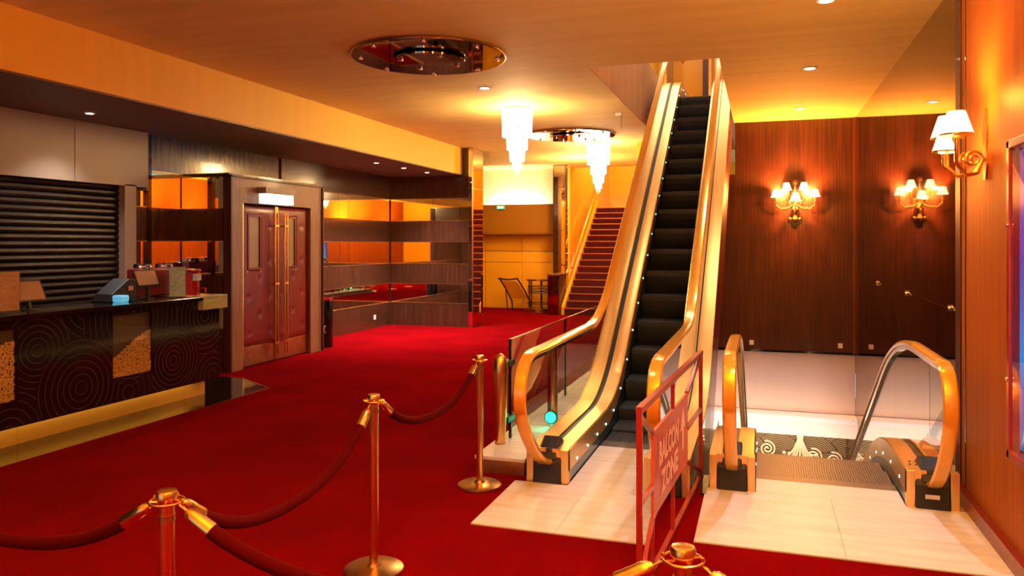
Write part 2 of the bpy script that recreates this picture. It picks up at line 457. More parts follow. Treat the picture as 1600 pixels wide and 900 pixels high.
# stone landings, slabs as parts
def landing(name, x0, x1, y0, ys, label, notch=None):
    base = build(name, MB().box(x0, y0, 0.0, x1, ys[-1], 0.004), M_stoneg, None, kind='structure')
    base['label'] = label; base['category'] = 'landing'
    prev = y0
    for i, y in enumerate(ys):
        nx = 2
        for k in range(nx):
            a = x0 + (x1 - x0) * k / nx; b = x0 + (x1 - x0) * (k + 1) / nx
            build('slab', MB().box(a + 0.0015, prev + 0.0015, 0.003, b - 0.0015, y - 0.0015, 0.0105), M_stone, base)
        prev = y
    return base
landing('trim_3', -1.82, -0.68, 4.72, (5.2, 5.68), 'cream stone landing before the narrow rising escalator')
landing('trim_4', -0.40, 1.345, 4.86, (5.3, 5.96), 'cream stone landing before the wide descending escalator')
# inner landing plates between the balustrades
struct('trim_5', MB().box(-1.40, 5.68, -0.05, -0.83, 6.88, 0.0105), M_stone, 'cream stone plate at the foot of the rising escalator', 'landing')
struct('trim_6', MB().box(-0.04, 5.96, -0.05, 0.96, 6.30, 0.0105), M_stone, 'cream stone plate at the head of the descending escalator', 'landing')
struct('trim_7', MB().box(1.18, 5.98, -0.35, 1.6, 7.2, 0.008), M_stoneg, 'stone ledge between the escalator and the mirror wall', 'ledge')

# ceiling with an opening for the escalator
ce = MB()
ce.box(-6.3, -4.2, ZC, 1.6, 9.02, ZC + 0.65)
ce.box(XL, 16.0, ZC, -6.3, 20.9, ZC + 0.65)
ce.box(-6.3, 9.02, ZC, -1.97, 20.9, ZC + 0.65)
ce.box(-0.46, 9.02, ZC, 1.6, 14.1, ZC + 0.65)
ce.box(-1.97, 16.6, ZC, 1.6, 20.9, ZC + 0.65)
ceiling = struct('ceiling', ce, M_ceil, 'warm orange lit plaster ceiling', 'ceiling')
struct('trim_8', MB().box(-1.975, 9.04, ZC + 0.002, -1.955, 16.6, ZC + 1.2), M_pink, 'pinkish plaster side of the ceiling opening', 'opening side')
# soffit box over the counter
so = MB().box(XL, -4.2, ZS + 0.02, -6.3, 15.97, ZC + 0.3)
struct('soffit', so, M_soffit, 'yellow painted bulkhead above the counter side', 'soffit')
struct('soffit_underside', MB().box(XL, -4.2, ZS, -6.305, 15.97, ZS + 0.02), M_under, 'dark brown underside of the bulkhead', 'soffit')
# walls
ww = MB().box(XL - 0.2, -4.2, 0, XL, 20.9, ZC)
wall_left = struct('wall_left', ww, M_wood, 'dark glossy wood wall behind the counter and doors', 'wall')
BANDS_W = ((0.0, 0.51), (0.94, 1.39), (1.88, 2.35), (2.85, ZS))
BANDS_M = ((0.51, 0.94), (1.39, 1.88), (2.35, 2.85))
def bands(par, box_at, length_splits):
    for (z0, z1) in BANDS_W:
        build('wood_band', box_at(length_splits[0], length_splits[-1], z0, z1, 0.03), M_wood, par)
    for (z0, z1) in BANDS_M:
        for a, b in zip(length_splits[:-1], length_splits[1:]):
            build('mirror_panel', box_at(a + 0.004, b - 0.004, z0, z1, 0.012), M_mirror, par)
        for z in (z0, z1):
            build('brass_bead', box_at(length_splits[0], length_splits[-1], z - 0.006, z + 0.006, 0.036), M_brassd, par)
bands(wall_left, lambda a, b, z0, z1, t: MB().box(XL, a, z0, XL + t, b, z1), (11.62, 13.6, 15.80))
bands(wall_left, lambda a, b, z0, z1, t: MB().box(XL, a, z0, XL + t, b, z1), (8.18, 8.52, 9.20))
build('dark_post', MB().box(XL, 8.50, 0.0, XL + 0.06, 8.56, ZS), M_black, wall_left)
# projecting end wall with mirror bands
wb = MB().box(XL, 15.83, 0, -6.12, 16.42, ZC)
wall_back = struct('wall_back_left', wb, M_wood, 'wood clad end wall with mirror bands beside the mirrored pier', 'wall')
bands(wall_back, lambda a, b, z0, z1, t: MB().box(a, 15.83 - t, z0, b, 15.83, z1), (XL + 0.03, -7.0, -6.14))
# mirrored pier
pier = struct('mirrored_pier', MB().box(-6.12, 15.74, 0, -6.03, 16.42, ZC - .01), M_brassd, 'slim mirror clad pier at the end of the banded wall', 'pier')
for z0, z1 in ((0.02, 1.35), (1.36, 2.22), (2.23, 3.05), (3.06, 3.55), (3.56, 3.93)):
    build('mirror_panel', MB().box(-6.03, 15.77, z0, -6.02, 16.39, z1), M_mirror, pier)
    build('mirror_panel', MB().box(-6.115, 15.73, z0, -6.035, 15.742, z1), M_mirror, pier)
# back wall: yellow panelled lower part, ochre ledge, bright cove above
wall_far = struct('wall_back', MB().box(XL, 20.8, 0, -4.98, 21.0, ZC + .3), M_cove, 'far back wall in yellow lacquer with a lit cove', 'wall')
build('ochre_panel', MB().box(XL, 20.35, 2.13, -5.35, 20.5, 2.93), M_ochre, wall_far)
build('ledge', MB().box(XL, 20.35, 2.10, -5.35, 20.8, 2.14), M_ochre, wall_far)
for i, (x0, x1) in enumerate(((XL, -7.55), (-7.55, -6.45), (-6.45, -5.35), (-5.35, -4.99))):
    for z0, z1 in ((0.0, 1.30), (1.31, 1.62), (1.63, 2.09)):
        build('lacquer_panel', MB().box(x0 + .006, 20.76, z0 + 0.005, x1 - .006, 20.80, z1), M_yellow, wall_far, bevel=0.004)
light('AREA', 'cove_light', (-6.6, 20.66, 2.75), 65, (1.0, 0.83, 0.60), rot=(PI - 0.25, 0, 0), size=1.5, sizey=0.12)
# stairwell
struct('wall_stair_left', MB().box(-5.05, 20.3, 0, -4.95, 26, 7), M_yellow, 'orange yellow wall beside the red stairs', 'wall')
struct('wall_stair_right', MB().box(-2.45, 15.9, 0, -2.35, 26, 7), M_yellow2, 'yellow wall on the far side of the red stairs', 'wall')
struct('wall_stair_back', MB().box(-5.05, 26, 0, -1.9, 26.1, 7), M_yellow, 'yellow wall at the head of the red stairs', 'wall')
struct('ceiling_stair', MB().box(-5.05, 20.9, 7, -1.9, 26.1, 7.1), M_ceil, 'high ceiling over the stairs', 'ceiling')
struct('door_1', MB().box(-3.98, 25.9, 2.95, -3.3, 25.99, 5.6), M_woodm, 'dark doorway at the head of the red stairs', 'door')
# right side
wr = struct('wall_right', MB().box(XR, -4.2, 0, 1.7, 6.42, ZC), M_woodo, 'orange veneered wood wall at the right edge', 'wall')
build('corner_trim', MB().box(XR - 0.012, 6.30, 0, XR + .01, 6.44, ZC), M_woodm, wr)
for y in (2.2, 5.0 - 1.55):
    pass
build('panel_joint', MB().box(XR - 0.004, 6.18, 0.1, XR, 6.19, ZC), M_black, wr)
struct('baseboard_right', MB().box(XR - 0.05, -4.2, 0, XR, 6.3, 0.11), M_redtrim, 'red skirting along the orange wood wall', 'baseboard')
wm = struct('wall_mirror', MB().box(XM, 6.42, -4.6, 1.7, 14.2, ZC), M_black, 'bronze mirror wall above the descending escalator', 'wall')
for (y0, y1) in ((6.43, 9.9), (9.905, 13.94)):
    build('mirror_panel', MB().box(XM - 0.01, y0, -4.5, XM, y1, 1.305), M_mirrorb, wm)
    build('mirror_panel', MB().box(XM - 0.01, y0, 1.322, XM, y1, ZC - 0.002), M_mirrorb, wm)
build('lower_mirror', MB().box(XM - 0.01, 14.1, -4.5, XM, 15.3, -1.30), M_mirrorb, wm)
build('lower_backing', MB().box(XM, 14.2, -4.6, 1.7, 15.5, -1.2), M_black, wm)
for y in (7.2, 9.2, 11.4):
    build('mirror_clip', MB().cyl((XM - 0.03, y, 1.31), 0.03, 0.02, 14, axis='x'), M_chrome, wm)
# wood wall over the void
wv = MB().box(-0.44, 13.95, 0.0, XM, 14.1, ZC).box(-1.95, 13.95, 0.0, -0.44, 14.1, 3.05)
wall_void = struct('wall_void', wv, M_woodm, 'dark mahogany wall with candle lamps beyond the void', 'wall')
build('corner_strip', MB().box(XM - 0.05, 13.92, 0, XM - 0.012, 13.95, ZC), M_frame2, wall_void)
build('bottom_bead', MB().box(-1.95, 13.93, -0.02, XM - .012, 13.95, 0.02), M_black, wall_void)
for x in (1.22, -0.2):
    build('floor_socket', MB().box(x, 13.935, 0.09, x + 0.07, 13.95, 0.17), M_whitep, wall_void)
# void sides
vs = struct('wall_void_lower', MB().box(-1.95, 13.97, -1.02, XM - .012, 14.1, -0.0), M_beige, 'beige plaster band under the mahogany wall', 'wall')
struct('wall_void_left', MB().box(-2.05, 6.0, -4.6, -1.95, 15.6, -0.352), M_beige, 'beige side of the escalator void', 'wall')
lg = struct('trim_9', MB().box(-1.95, 13.62, -1.28, XM - .012, 14.1, -1.03), M_whitep, 'white cove ledge around the void', 'ledge')
build('cove_lip', MB().box(-1.95, 13.60, -1.34, XM - .012, 13.66, -1.10), M_whitep, lg)
light('AREA', 'void_cove_light', (-0.2, 13.2, -0.55), 8, (0.75, 0.8, 1.0), rot=(0.9, 0, 0), size=3.0, sizey=0.1)
struct('wall_void_near', MB().box(-1.95, 5.90, -4.6, 1.6, 5.98, -0.36), M_beige, 'near side of the escalator void', 'wall')
struct('floor_lower', MB().box(-2.05, 5.9, -4.7, 1.7, 15.7, -4.6), M_stoneg, 'stone floor of the lower hall', 'floor')
# lower hall wall with wave inlay
lw = struct('wall_lower', MB().box(-2.0, 15.3, -4.6, XM, 15.4, -1.0), M_patt, 'brown wall of the lower hall with golden wave lines', 'wall')
circ = []
for j in range(0, 7):
    for i in range(-1, 9):
        circ.append((-2.2 + i * 0.62 + (0.31 if j % 2 else 0), -3.4 + j * 0.31, 0.44, 0.034, 0.05))
circ = sorted(circ, key=lambda c: c[1])
build('wave_inlay', ribbon_rings(circ, (-1.95, -3.4, XM - .02, -1.05), lambda a, b: (a, 15.29, b), 0.010, seg=44), M_pattl, lw, kind='stuff')
def spiral(cx, cz, R, w=0.035):
    pts = []
    for i in range(46):
        t = i / 45; a = t * 4.6 * PI; r = R * (0.08 + 0.92 * t)
        pts.append((cx + r * math.cos(a), 15.24, cz + r * math.sin(a)))
    return MB().tube(pts, w / 2, 6)
for cx, cz in ((0.10, -2.02), (0.92, -2.10), (1.27, -2.14)):
    build('cloud_scroll', spiral(cx, cz, 0.15), M_relief, lw, smooth=True)
ft = MB()
for k in range(7):
    a = (k - 3) / 3
    ft.tube([(0.68 + a * 0.03, 15.24, -1.36), (0.68 + a * 0.07, 15.22, -1.6), (0.68 + a * .03, 15.22, -1.8), (0.68 + a * 0.10, 15.22, -1.98), (0.68 + a * 0.26, 15.24, -2.2)], [0.012, 0.018, 0.02, 0.022, 0.02], 8)
    ft.sphere((0.68 + a * 0.28, 15.24, -2.12 + 0.05 * abs(a)), 0.035, 8, 5)
build('fountain_relief', ft, M_relief, lw, smooth=True)
# enclosing walls behind the camera, with daylight entrance
wn = MB().box(-8.3, -4.3, 0, -6.9, -4.2, ZC).box(-2.3, -4.3, 0, 1.7, -4.2, ZC).box(-6.9, -4.3, 2.5, -2.3, -4.2, ZC)
struct('wall_entrance', wn, M_yellow2, 'yellow wall with the entrance behind the camera', 'wall')
wd = struct('window_1', MB().box(-6.9, -4.28, 0, -2.3, -4.25, 2.5), M_glass, 'glazed street entrance', 'window')
for x in (-6.88, -5.75, -4.6, -3.45, -2.32):
    build('mullion', MB().box(x - .03, -4.3, 0, x + .03, -4.22, 2.5), M_brass, wd)
# wall closing the region behind the mahogany wall
struct('wall_inner', MB().box(-1.95, 20.9, 0, 1.7, 21, 8.6), M_yellow, 'yellow wall of the hall core', 'wall')
# upper lobby
struct('floor_upper', MB().box(-6, 16.6, 4.60, 3, 21, 4.62), M_carpet, 'carpet of the upper lobby', 'floor')
struct('wall_upper_back', MB().box(-6, 18.6, 4.6, 3, 18.7, 8.6), M_yellow, 'yellow wall of the upper lobby', 'wall')
struct('wall_upper_left', MB().box(-3.2, 8.6, 4.6, -3.1, 18.6, 8.6), M_woodm, 'dark wood wall of the upper lobby', 'wall')
struct('wall_upper_right', MB().box(1.6, 8.6, 4.6, 1.7, 18.6, 8.6), M_yellow, 'yellow side wall of the upper lobby', 'wall')
struct('wall_upper_near', MB().box(-3.2, 8.5, 4.6, 1.7, 8.6, 8.6), M_yellow, 'near wall of the upper lobby', 'wall')
struct('ceiling_upper', MB().box(-6, 8.5, 8.6, 3, 18.7, 8.7), M_ceil, 'ceiling of the upper lobby', 'ceiling')
up = thing('pillar', (-0.75, 17.6, 4.62), 'cream pillar standing in the lobby at the head of the escalator', 'pillar')
build('shaft', MB().box(-0.97, 17.4, 4.62, -0.62, 17.8, 8.6), M_pink, up)
build('dark_edge', MB().box(-1.24, 17.45, 4.62, -1.12, 17.6, 8.6), M_woodm, up)
build('brass_edge', MB().box(-1.11, 17.42, 4.62, -1.05, 17.6, 8.6), M_brass, up)

# ================================================================ escalators
def prof_up(y):
    a, L, s, b = 7.2, 1.14, 0.70, 13.9
    top = 4.60
    def f(y):
        if y <= a: return 0.0
        if y < a + L: return s * (y - a) ** 2 / (2 * L)
        return s * (y - a - L / 2)
    ye = a + L / 2 + top / s          # where the slope line meets the top level
    L2 = 0.9
    if y < ye - L2 / 2: return f(y)
    if y > ye + L2 / 2: return top
    return top - s * (ye + L2 / 2 - y) ** 2 / (2 * L2)
def prof_dn(y):
    a, L, s = 6.6, 1.6, 0.577
    if y <= a: return 0.0
    if y < a + L: return -s * (y - a) ** 2 / (2 * L)
    return -s * (y - a - L / 2)

def handrail_path(yb, pr, prof, yend, Hh, flip_end=False):
    # side view path: from the newel box round the nose and along the escalator
    pts = [(yb + 0.02, 0.16), (yb - 0.22 * pr, 0.215), (yb - 0.50 * pr, 0.33), (yb - 0.78 * pr, 0.50), (yb - 0.96 * pr, 0.68), (yb - 1.0 * pr, 0.80), (yb - 0.95 * pr, 0.93), (yb - 0.82 * pr, 1.02), (yb - 0.6 * pr, 1.06)]
    # smooth with Catmull-Rom
    def cr(p0, p1, p2, p3, t):
        return tuple(0.5 * ((2 * p1[k]) + (-p0[k] + p2[k]) * t + (2 * p0[k] - 5 * p1[k] + 4 * p2[k] - p3[k]) * t * t + (-p0[k] + 3 * p1[k] - 3 * p2[k] + p3[k]) * t ** 3) for k in (0, 1))
    y = yb; q = list(pts)
    ys = []
    yy = yb - 0.1
    while yy < yend:
        q.append((yy, prof(yy) + Hh)); yy += 0.18
    out = []
    n = len(q)
    for i in range(n - 1):
        p0 = q[max(i - 1, 0)]; p3 = q[min(i + 2, n - 1)]
        m = 4 if i < 10 else 1
        for k in range(m): out.append(cr(p0, q[i], q[i + 1], p3, k / m))
    out.append(q[-1])
    return out

def path_sweep(mb, path, x, cross):      # cross (dx, dn) polygon, dn along path normal (outwards of loop)
    n = len(cross); vs = []; fs = []; m = len(path)
    for i, p in enumerate(path):
        a = path[max(i - 1, 0)]; b = path[min(i + 1, m - 1)]
        ty, tz = b[0] - a[0], b[1] - a[1]; l = math.hypot(ty, tz); ty /= l; tz /= l
        ny, nz = -tz, ty                   # left normal
        for dx, dn in cross: vs.append((x + dx, p[0] + ny * dn, p[1] + nz * dn))
    for j in range(m - 1):
        for i in range(n):
            k = (i + 1) % n
            fs.append((j * n + i, j * n + k, (j + 1) * n + k, (j + 1) * n + i))
    fs.append(tuple(range(n - 1, -1, -1))); fs.append(tuple((m - 1) * n + i for i in range(n)))
    return mb.add(vs, fs)

def frange(a, b, s):
    out = []; y = a
    while y < b - 1e-6: out.append(y); y += s
    out.append(b); return out

def escalator(name, label, xl, xr, sx0, sx1, yb, pr, prof, y_plate, yend, step_mat, leds_both, truss, wor=0.165):
    root = thing(name, ((xl + xr) / 2, yb, 0), label, 'escalator')
    ys = frange(yb, yend, 0.12)
    for side, xc in (('left', xl), ('right', xr)):
        inner = 1 if side == 'left' else -1
        w = 0.165; wo = wor if side == 'right' else 0.165
        # balustrade deck: two gold covers with a dark groove at the glass
        inn = [(xc + inner * 0.036, 0.265), (xc + inner * (w - .01), 0.262), (xc + inner * w, 0.252), (xc + inner * w, 0.10), (xc + inner * 0.036, 0.10)]
        outr = [(xc - inner * 0.012, 0.27), (xc - inner * wo, 0.262), (xc - inner * wo, 0.225), (xc - inner * 0.012, 0.1)]
        build('inner_deck', MB().sweep(inn, ys, prof), M_gold, root, smooth=True)
        build('outer_deck', MB().sweep(outr, ys, prof), M_gold, root, smooth=True)
        build('glass_groove', MB().sweep([(xc - .012 * inner, .255), (xc + inner * .036, .250), (xc + inner * .036, .1), (xc - inner * .012, .1)], ys, prof), M_rubber, root)
        build('skirt', MB().sweep([(xc + inner * (w - 0.004), 0.10), (xc + inner * (w - 0.02), 0.10), (xc + inner * (w - 0.02), -0.42), (xc + inner * (w - 0.004), -0.42)], frange(yb, yend, 0.12), prof), M_steel, root, smooth=True)
        # newel box front
        build('newel_plate', MB().box(xc - w, yb - 0.02, -0.01, xc - w + 0.055, yb + 0.05, 0.265), M_gold, root, bevel=0.004)
        build('newel_plate', MB().box(xc + w - 0.055, yb - 0.02, -0.01, xc + w, yb + 0.05, 0.265), M_gold, root, bevel=0.004)
        build('newel_side', MB().box(xc - w + .005, yb + .04, -0.01, xc + (wo if side == 'right' else w) - .005, yb + 0.4, 0.10), M_gold, root)
        rb = MB().prismx([(yb - 0.045, 0.0), (yb + 0.05, 0.0), (yb + 0.06, 0.24), (yb + 0.03, 0.255), (yb - 0.02, 0.17)], xc - 0.108, xc + 0.108)
        build('handrail_inlet', rb, M_rubber, root, bevel=0.012)
        build('inlet_collar', MB().prismx([(yb - 0.03, 0.19), (yb + 0.05, 0.20), (yb + 0.26, 0.272), (yb + 0.14, 0.335), (yb + 0.02, 0.275)], xc - 0.07, xc + 0.07), M_rubber, root, bevel=0.01)
        path = handrail_path(yb, pr, prof, yend, 1.06)
        rc = [(-0.042, -0.012), (-0.034, -0.02), (0.034, -0.02), (0.042, -0.012), (0.046, 0.004), (0.036, 0.018), (0.0, 0.022), (-0.036, 0.018), (-0.046, 0.004)]
        build('handrail', path_sweep(MB(), path, xc, rc), M_rail, root, smooth=True)
        build('handrail_track', path_sweep(MB(), path[8:], xc, [(-0.03, -0.022), (0.03, -0.022), (0.024, -0.05), (-0.024, -0.05)]), M_chrome, root, smooth=True)
        # glass: fan between the handrail path and the deck
        top = [(p[0], p[1]) for p in path[6:]]
        g = MB(); vs = []; fs = []
        for p in top:
            yy = p[0]
            bz = prof(yy) + 0.26 if yy > yb + 0.02 else None
            vs.append(p)
        poly_top = [(p[0], p[1] - 0.03) for p in top if p[0] > yb + 0.05]
        poly_front = [(p[0] + 0.03, p[1] - 0.0) for p in top if p[0] <= yb + 0.05]
        if poly_front:
            c = [(yb + 0.05, 0.26)]
            poly = c + poly_front + [(yb + 0.05, 1.03)]
            gm = MB().prismx(poly, xc - 0.005, xc + 0.005)
            build('newel_glass', gm, M_glass, root)
        joints = [yb + 0.05]
        L_ = 1.5
        while joints[-1] + L_ < yend: joints.append(joints[-1] + L_)
        for j in range(len(joints)):
            a = joints[j]; b = joints[j + 1] - 0.006 if j + 1 < len(joints) else yend - .05
            yy = frange(a, b, 0.15)
            poly = [(y, prof(y) + 0.26) for y in yy] + [(y, prof(y) + 1.03) for y in reversed(yy)]
            q = MB(); n = len(yy)
            for xx in (xc - 0.005, xc + 0.005):
                q.add([(xx, p[0], p[1]) for p in poly], [(i, i + 1, 2 * n - 2 - i, 2 * n - 1 - i) for i in range(n - 1)])
            build('glass_panel', q, M_glass, root)
        # small skirt lights
        yy = yb + 0.28
        if side == 'left' or leds_both:
            while yy < yend - 0.3:
                build('skirt_light', MB().cyl((xc + inner * (w + 0.003), yy, prof(yy) + 0.135), 0.011, 0.004, 10, axis='x'), M_led, root)
                yy += 0.4
    # steps sharing one mesh
    wd_ = sx1 - sx0
    light_faces = set()
    def step_mesh(rise_dir):
        mb = MB()
        mb.box(-wd_ / 2, 0.0, -0.05, wd_ / 2, 0.395, -0.008)
        n = int(wd_ / 0.018)
        for i in range(n):
            x = -wd_ / 2 + 0.006 + i * (wd_ - 0.012) / n
            light_faces.update(range(len(mb.f), len(mb.f) + 6))
            mb.box(x, 0.0, -0.01, x + 0.008, 0.395, 0.0)
            if rise_dir > 0:
                rp = [(0.0, -0.002), (-0.008, -0.012), (-0.004, -0.06), (0.016, -0.14), (0.05, -0.22), (0.10, -0.30), (0.115, -0.30), (0.03, -0.14), (0.012, -0.02)]
                mb.prismx(rp, x, x + 0.008)
        if rise_dir > 0: mb.prismx([(0.006, -0.01), (0.004, -0.06), (0.024, -0.14), (0.058, -0.22), (0.108, -0.30), (0.14, -0.30), (0.06, -0.14), (0.03, -0.01)], -wd_ / 2, wd_ / 2)
        else: mb.box(-wd_ / 2, 0.375, -0.29, wd_ / 2, 0.395, -0.02)
        return mb
    rd = 1 if prof(yend) > 0 else -1
    mb = step_mesh(rd)
    me = None; y = y_plate + 0.22
    k = 0
    while y < yend - 0.3:
        z = prof(y) if rd > 0 else prof(y + 0.2)
        if me is None:
            me = bpy.data.meshes.new('step'); me.from_pydata(mb.v, [], mb.f); me.materials.append(step_mat); me.materials.append(M_cleat if step_mat is M_step else step_mat)
            for fi in light_faces: me.polygons[fi].material_index = 1
            me.update()
        o = bpy.data.objects.new('step', me); col.objects.link(o); o.parent = root
        o.location = Vector(((sx0 + sx1) / 2, y, z)) - WL[root.name]
        WL[o.name] = Vector(((sx0 + sx1) / 2, y, z))
        y += 0.4; k += 1
    # comb plate with teeth
    cp = MB().box(sx0, y_plate, -0.04, sx1, y_plate + 0.2, 0.006)
    n = int(wd_ / 0.03)
    for i in range(n):
        x = sx0 + 0.008 + i * (wd_ - .016) / n
        cp.box(x, y_plate + 0.19, -0.02, x + 0.014, y_plate + 0.235, 0.007)
    build('comb_plate', cp, M_stepg, root)
    # truss cladding below the decks
    d = 1.02
    build('mirror_side', MB().box(xr + wor - 0.002, yb + 0.07, 0.0, xr + wor + 0.001, 7.3, 0.222), M_mirror, root)
    build('mirror_side', MB().box(xl - 0.166, yb + 0.05, 0.0, xl - 0.163, 7.3, 0.222), M_mirror, root)
    for xa, xb in ((xl - 0.163, xl - 0.145), (xr + wor - 0.02, xr + wor - 0.002)):
        zt = 0.225
        build('side_cladding', MB().sweep([(xa, zt), (xb, zt), (xb, zt - d), (xa, zt - d)], frange(yb + .3, yend, 0.15), prof), truss, root, smooth=True)
    build('soffit_cladding', MB().sweep([(xl - 0.16, 0.225 - d), (xr + wor - .005, 0.225 - d), (xr + wor - .005, 0.2 - d), (xl - 0.16, 0.2 - d)], frange(yb + .3, yend, 0.15), prof), truss, root, smooth=True)
    return root

esc_up = escalator('escalator', 'narrow gold and glass escalator rising through the ceiling opening, with black steps', -1.57, -0.665, -1.402, -0.832, 5.72, 0.72, prof_up, 6.88, 16.5, M_step, False, M_redtrim)
esc_dn = escalator('escalator', 'wide gold and glass escalator going down beside the mirror wall, with grey steps', -0.21, 1.13, -0.042, 0.962, 5.98, 0.55, prof_dn, 6.26, 13.0, M_stepg, True, M_redtrim, wor=0.045)
# warning label on the right newel, marks on its deck
build('maker_plate', MB().box(1.075, 5.925, 0.085, 1.165, 5.932, 0.115), M_chrome, esc_dn)
for (x, y) in ((1.01, 6.12), (1.05, 6.12), (1.02, 6.2), (1.06, 6.2)):
    build('deck_screw', MB().cyl((x, y, 0.262), 0.008, 0.006, 8), M_rubber, esc_dn)

# guard between mirror wall and escalator with the no entry sign
g = thing('glass_guard', (1.37, 7.0, 0), 'small glass guard panel between the descending escalator and the mirror wall', 'glass guard')
build('pane', MB().box(1.30, 6.995, 0.01, 1.49, 7.005, 1.0), M_glass, g)
build('steel_edge', MB().box(1.296, 6.99, 0.01, 1.302, 7.01, 1.0), M_chrome, g)
sg = thing('no_entry_sign', (1.30, 6.97, 0.0), 'round red no entry sign with pale bar beside the right escalator newel', 'sign')
build('disc', MB().cyl((1.30, 6.96, 0.20), 0.085, 0.008, 32, axis='y'), M_letter, sg)
build('red_face', MB().cyl((1.30, 6.954, 0.20), 0.077, 0.008, 32, axis='y'), M_signred, sg)
build('white_bar', MB().box(1.24, 6.947, 0.185, 1.36, 6.953, 0.215), M_letter, sg)
build('stem', MB().box(1.293, 6.965, 0.0, 1.307, 6.98, 0.2), M_chrome, sg)
g2 = thing('glass_guard', (-0.41, 6.24, 0), 'narrow glass guard between the two escalator newels', 'glass guard')
build('pane', MB().box(-0.492, 6.25, 0.0, -0.385, 6.26, 0.62), M_glass, g2)
build('base_plate', MB().box(-0.435, 5.80, 0.0, -0.385, 6.27, 0.012), M_black, g2)

# ================================================================ glass railing on curb left of the rising escalator
cb = thing('railing_curb', (-2.0, 5.8, 0), 'low stone curb with aged brass front end carrying the glass railing', 'curb')
build('stone_top', MB().box(-2.2, 5.80, 0.115, -1.78, 13.9, 0.14), M_stone, cb)
build('curb_body', MB().box(-2.18, 6.1, 0.0, -1.80, 13.9, 0.115), M_stoneg, cb)
build('brass_end', MB().box(-2.19, 5.82, 0.0, -1.79, 6.1, 0.115), M_brassd, cb)
gr = thing('glass_railing', (-2.1, 9.5, 0.14), 'frameless glass railing with thin bright top edge left of the rising escalator', 'railing')
for (a, b) in ((6.42, 8.38), (8.42, 10.4), (10.44, 12.4)):
    build('glass_panel', MB().box(-2.106, a, 0.14, -2.094, b, 1.0), M_glass, gr)
build('top_edge', MB().box(-2.108, 6.42, 0.998, -2.092, 12.4, 1.008), M_chrome, gr)
build('end_post', MB().box(-2.112, 6.40, 0.14, -2.088, 6.425, 1.01), M_black, gr)
build('end_post', MB().box(-2.112, 8.385, 0.14, -2.088, 8.415, 1.01), M_black, gr)
for z in (0.30, 0.78):
    build('clamp', MB().box(-2.135, 6.27, z, -2.07, 6.47, z + 0.05), M_rubber, gr, bevel=0.004)
bo = thing('bollard', (-2.12, 6.2, 0.14), 'round topped polished brass bollard at the front end of the curb', 'bollard')
build('post', MB().lathe((-2.12, 6.2, 0.14), [(0.042, 0), (0.045, 0.05), (0.06, 0.40), (0.064, 0.60), (0.061, 0.68), (0.05, 0.73), (0.03, 0.76), (0.006, 0.77)], 28), M_brass, bo, smooth=True)
build('foot_ring', MB().lathe((-2.12, 6.2, 0.14), [(0.045, 0), (0.045, 0.012), (0.036, 0.016)], 24), M_brassd, bo, smooth=True)
sp = thing('signal_post', (-1.86, 6.95, 0.14), 'slim chrome post with a glowing green round signal behind the left newel glass', 'signal post')
build('post', MB().cyl((-1.86, 6.95, 0.14), 0.048, 0.74, 24), M_chrome, sp, smooth=True)
build('cap', MB().lathe((-1.86, 6.95, 0.88), [(0.048, 0), (0.04, 0.03), (0.01, 0.04)], 24), M_chrome, sp, smooth=True)
build('signal_ring', MB().cyl((-1.86, 6.885, 0.235), 0.062, 0.02, 28, axis='y'), M_rubber, sp, smooth=True)
build('signal_lamp', MB().cyl((-1.86, 6.875, 0.235), 0.05, 0.02, 28, axis='y'), M_green, sp, smooth=True)
light('POINT', 'green_signal_light', (-1.86, 6.8, 0.235), 1.2, (0.05, 1, 0.45), size=0.04)

# ================================================================ red barrier with sign
BY0, BY1 = 3.97, 6.2
bx = lambda y: -0.60 + (y - 3.95) * 0.145 / 2.25
br = thing('barrier', (bx(5.2), 5.2, 0), 'red metal barrier frame holding a red sign board between the two escalators', 'barrier')
def bp(y, z): return (bx(y), y, z)
build('post', MB().bar(bp(BY0, 0.0), bp(BY0, 1.0), 0.03), M_redpaint, br)
build('post', MB().bar(bp(BY1, 0.0), bp(BY1, 1.0), 0.03), M_redpaint, br)
build('top_rail', MB().bar(bp(BY0 - .015, 0.99), bp(BY1 + .015, 0.99), 0.034), M_redpaint, br)
build('bottom_rail', MB().bar(bp(BY0 + .015, 0.02), bp(BY1 - .015, 0.02), 0.03), M_redpaint, br)
PY0, PY1, PZ0, PZ1 = 4.30, 5.50, 0.32, 0.80
for (a, b) in (((BY0, 0.96), (PY0, PZ1)), ((BY0, 0.05), (PY0, PZ0)), ((BY1, 0.96), (PY1, PZ1)), ((BY1, 0.05), (PY1, PZ0)), ((BY0, 0.5), (PY0, 0.5)), ((BY1, 0.55), (PY1, 0.55)), ((4.95, 0.97), (4.95, PZ1)), ((4.95, 0.03), (4.95, PZ0)), ((PY0, PZ0), (PY0, 0.03))):
    build('strut', MB().bar(bp(*a), bp(*b), 0.024), M_redpaint, br)
build('sign_board', MB().add([(bx(PY0) - .008, PY0, PZ0), (bx(PY1) - .008, PY1, PZ0), (bx(PY1) - .008, PY1, PZ1), (bx(PY0) - .008, PY0, PZ1), (bx(PY0) + .008, PY0, PZ0), (bx(PY1) + .008, PY1, PZ0), (bx(PY1) + .008, PY1, PZ1), (bx(PY0) + .008, PY0, PZ1)],
      [(0, 1, 2, 3), (7, 6, 5, 4), (0, 4, 5, 1), (1, 5, 6, 2), (2, 6, 7, 3), (3, 7, 4, 0)]), M_redsign, br)
text_mesh('lettering', 'BALCON', 0.19, M_letter, br, lambda a, b: (bx(4.44 + a) + 0.011, 4.44 + a, 0.565 + b), fit=(0.66, 0.145))
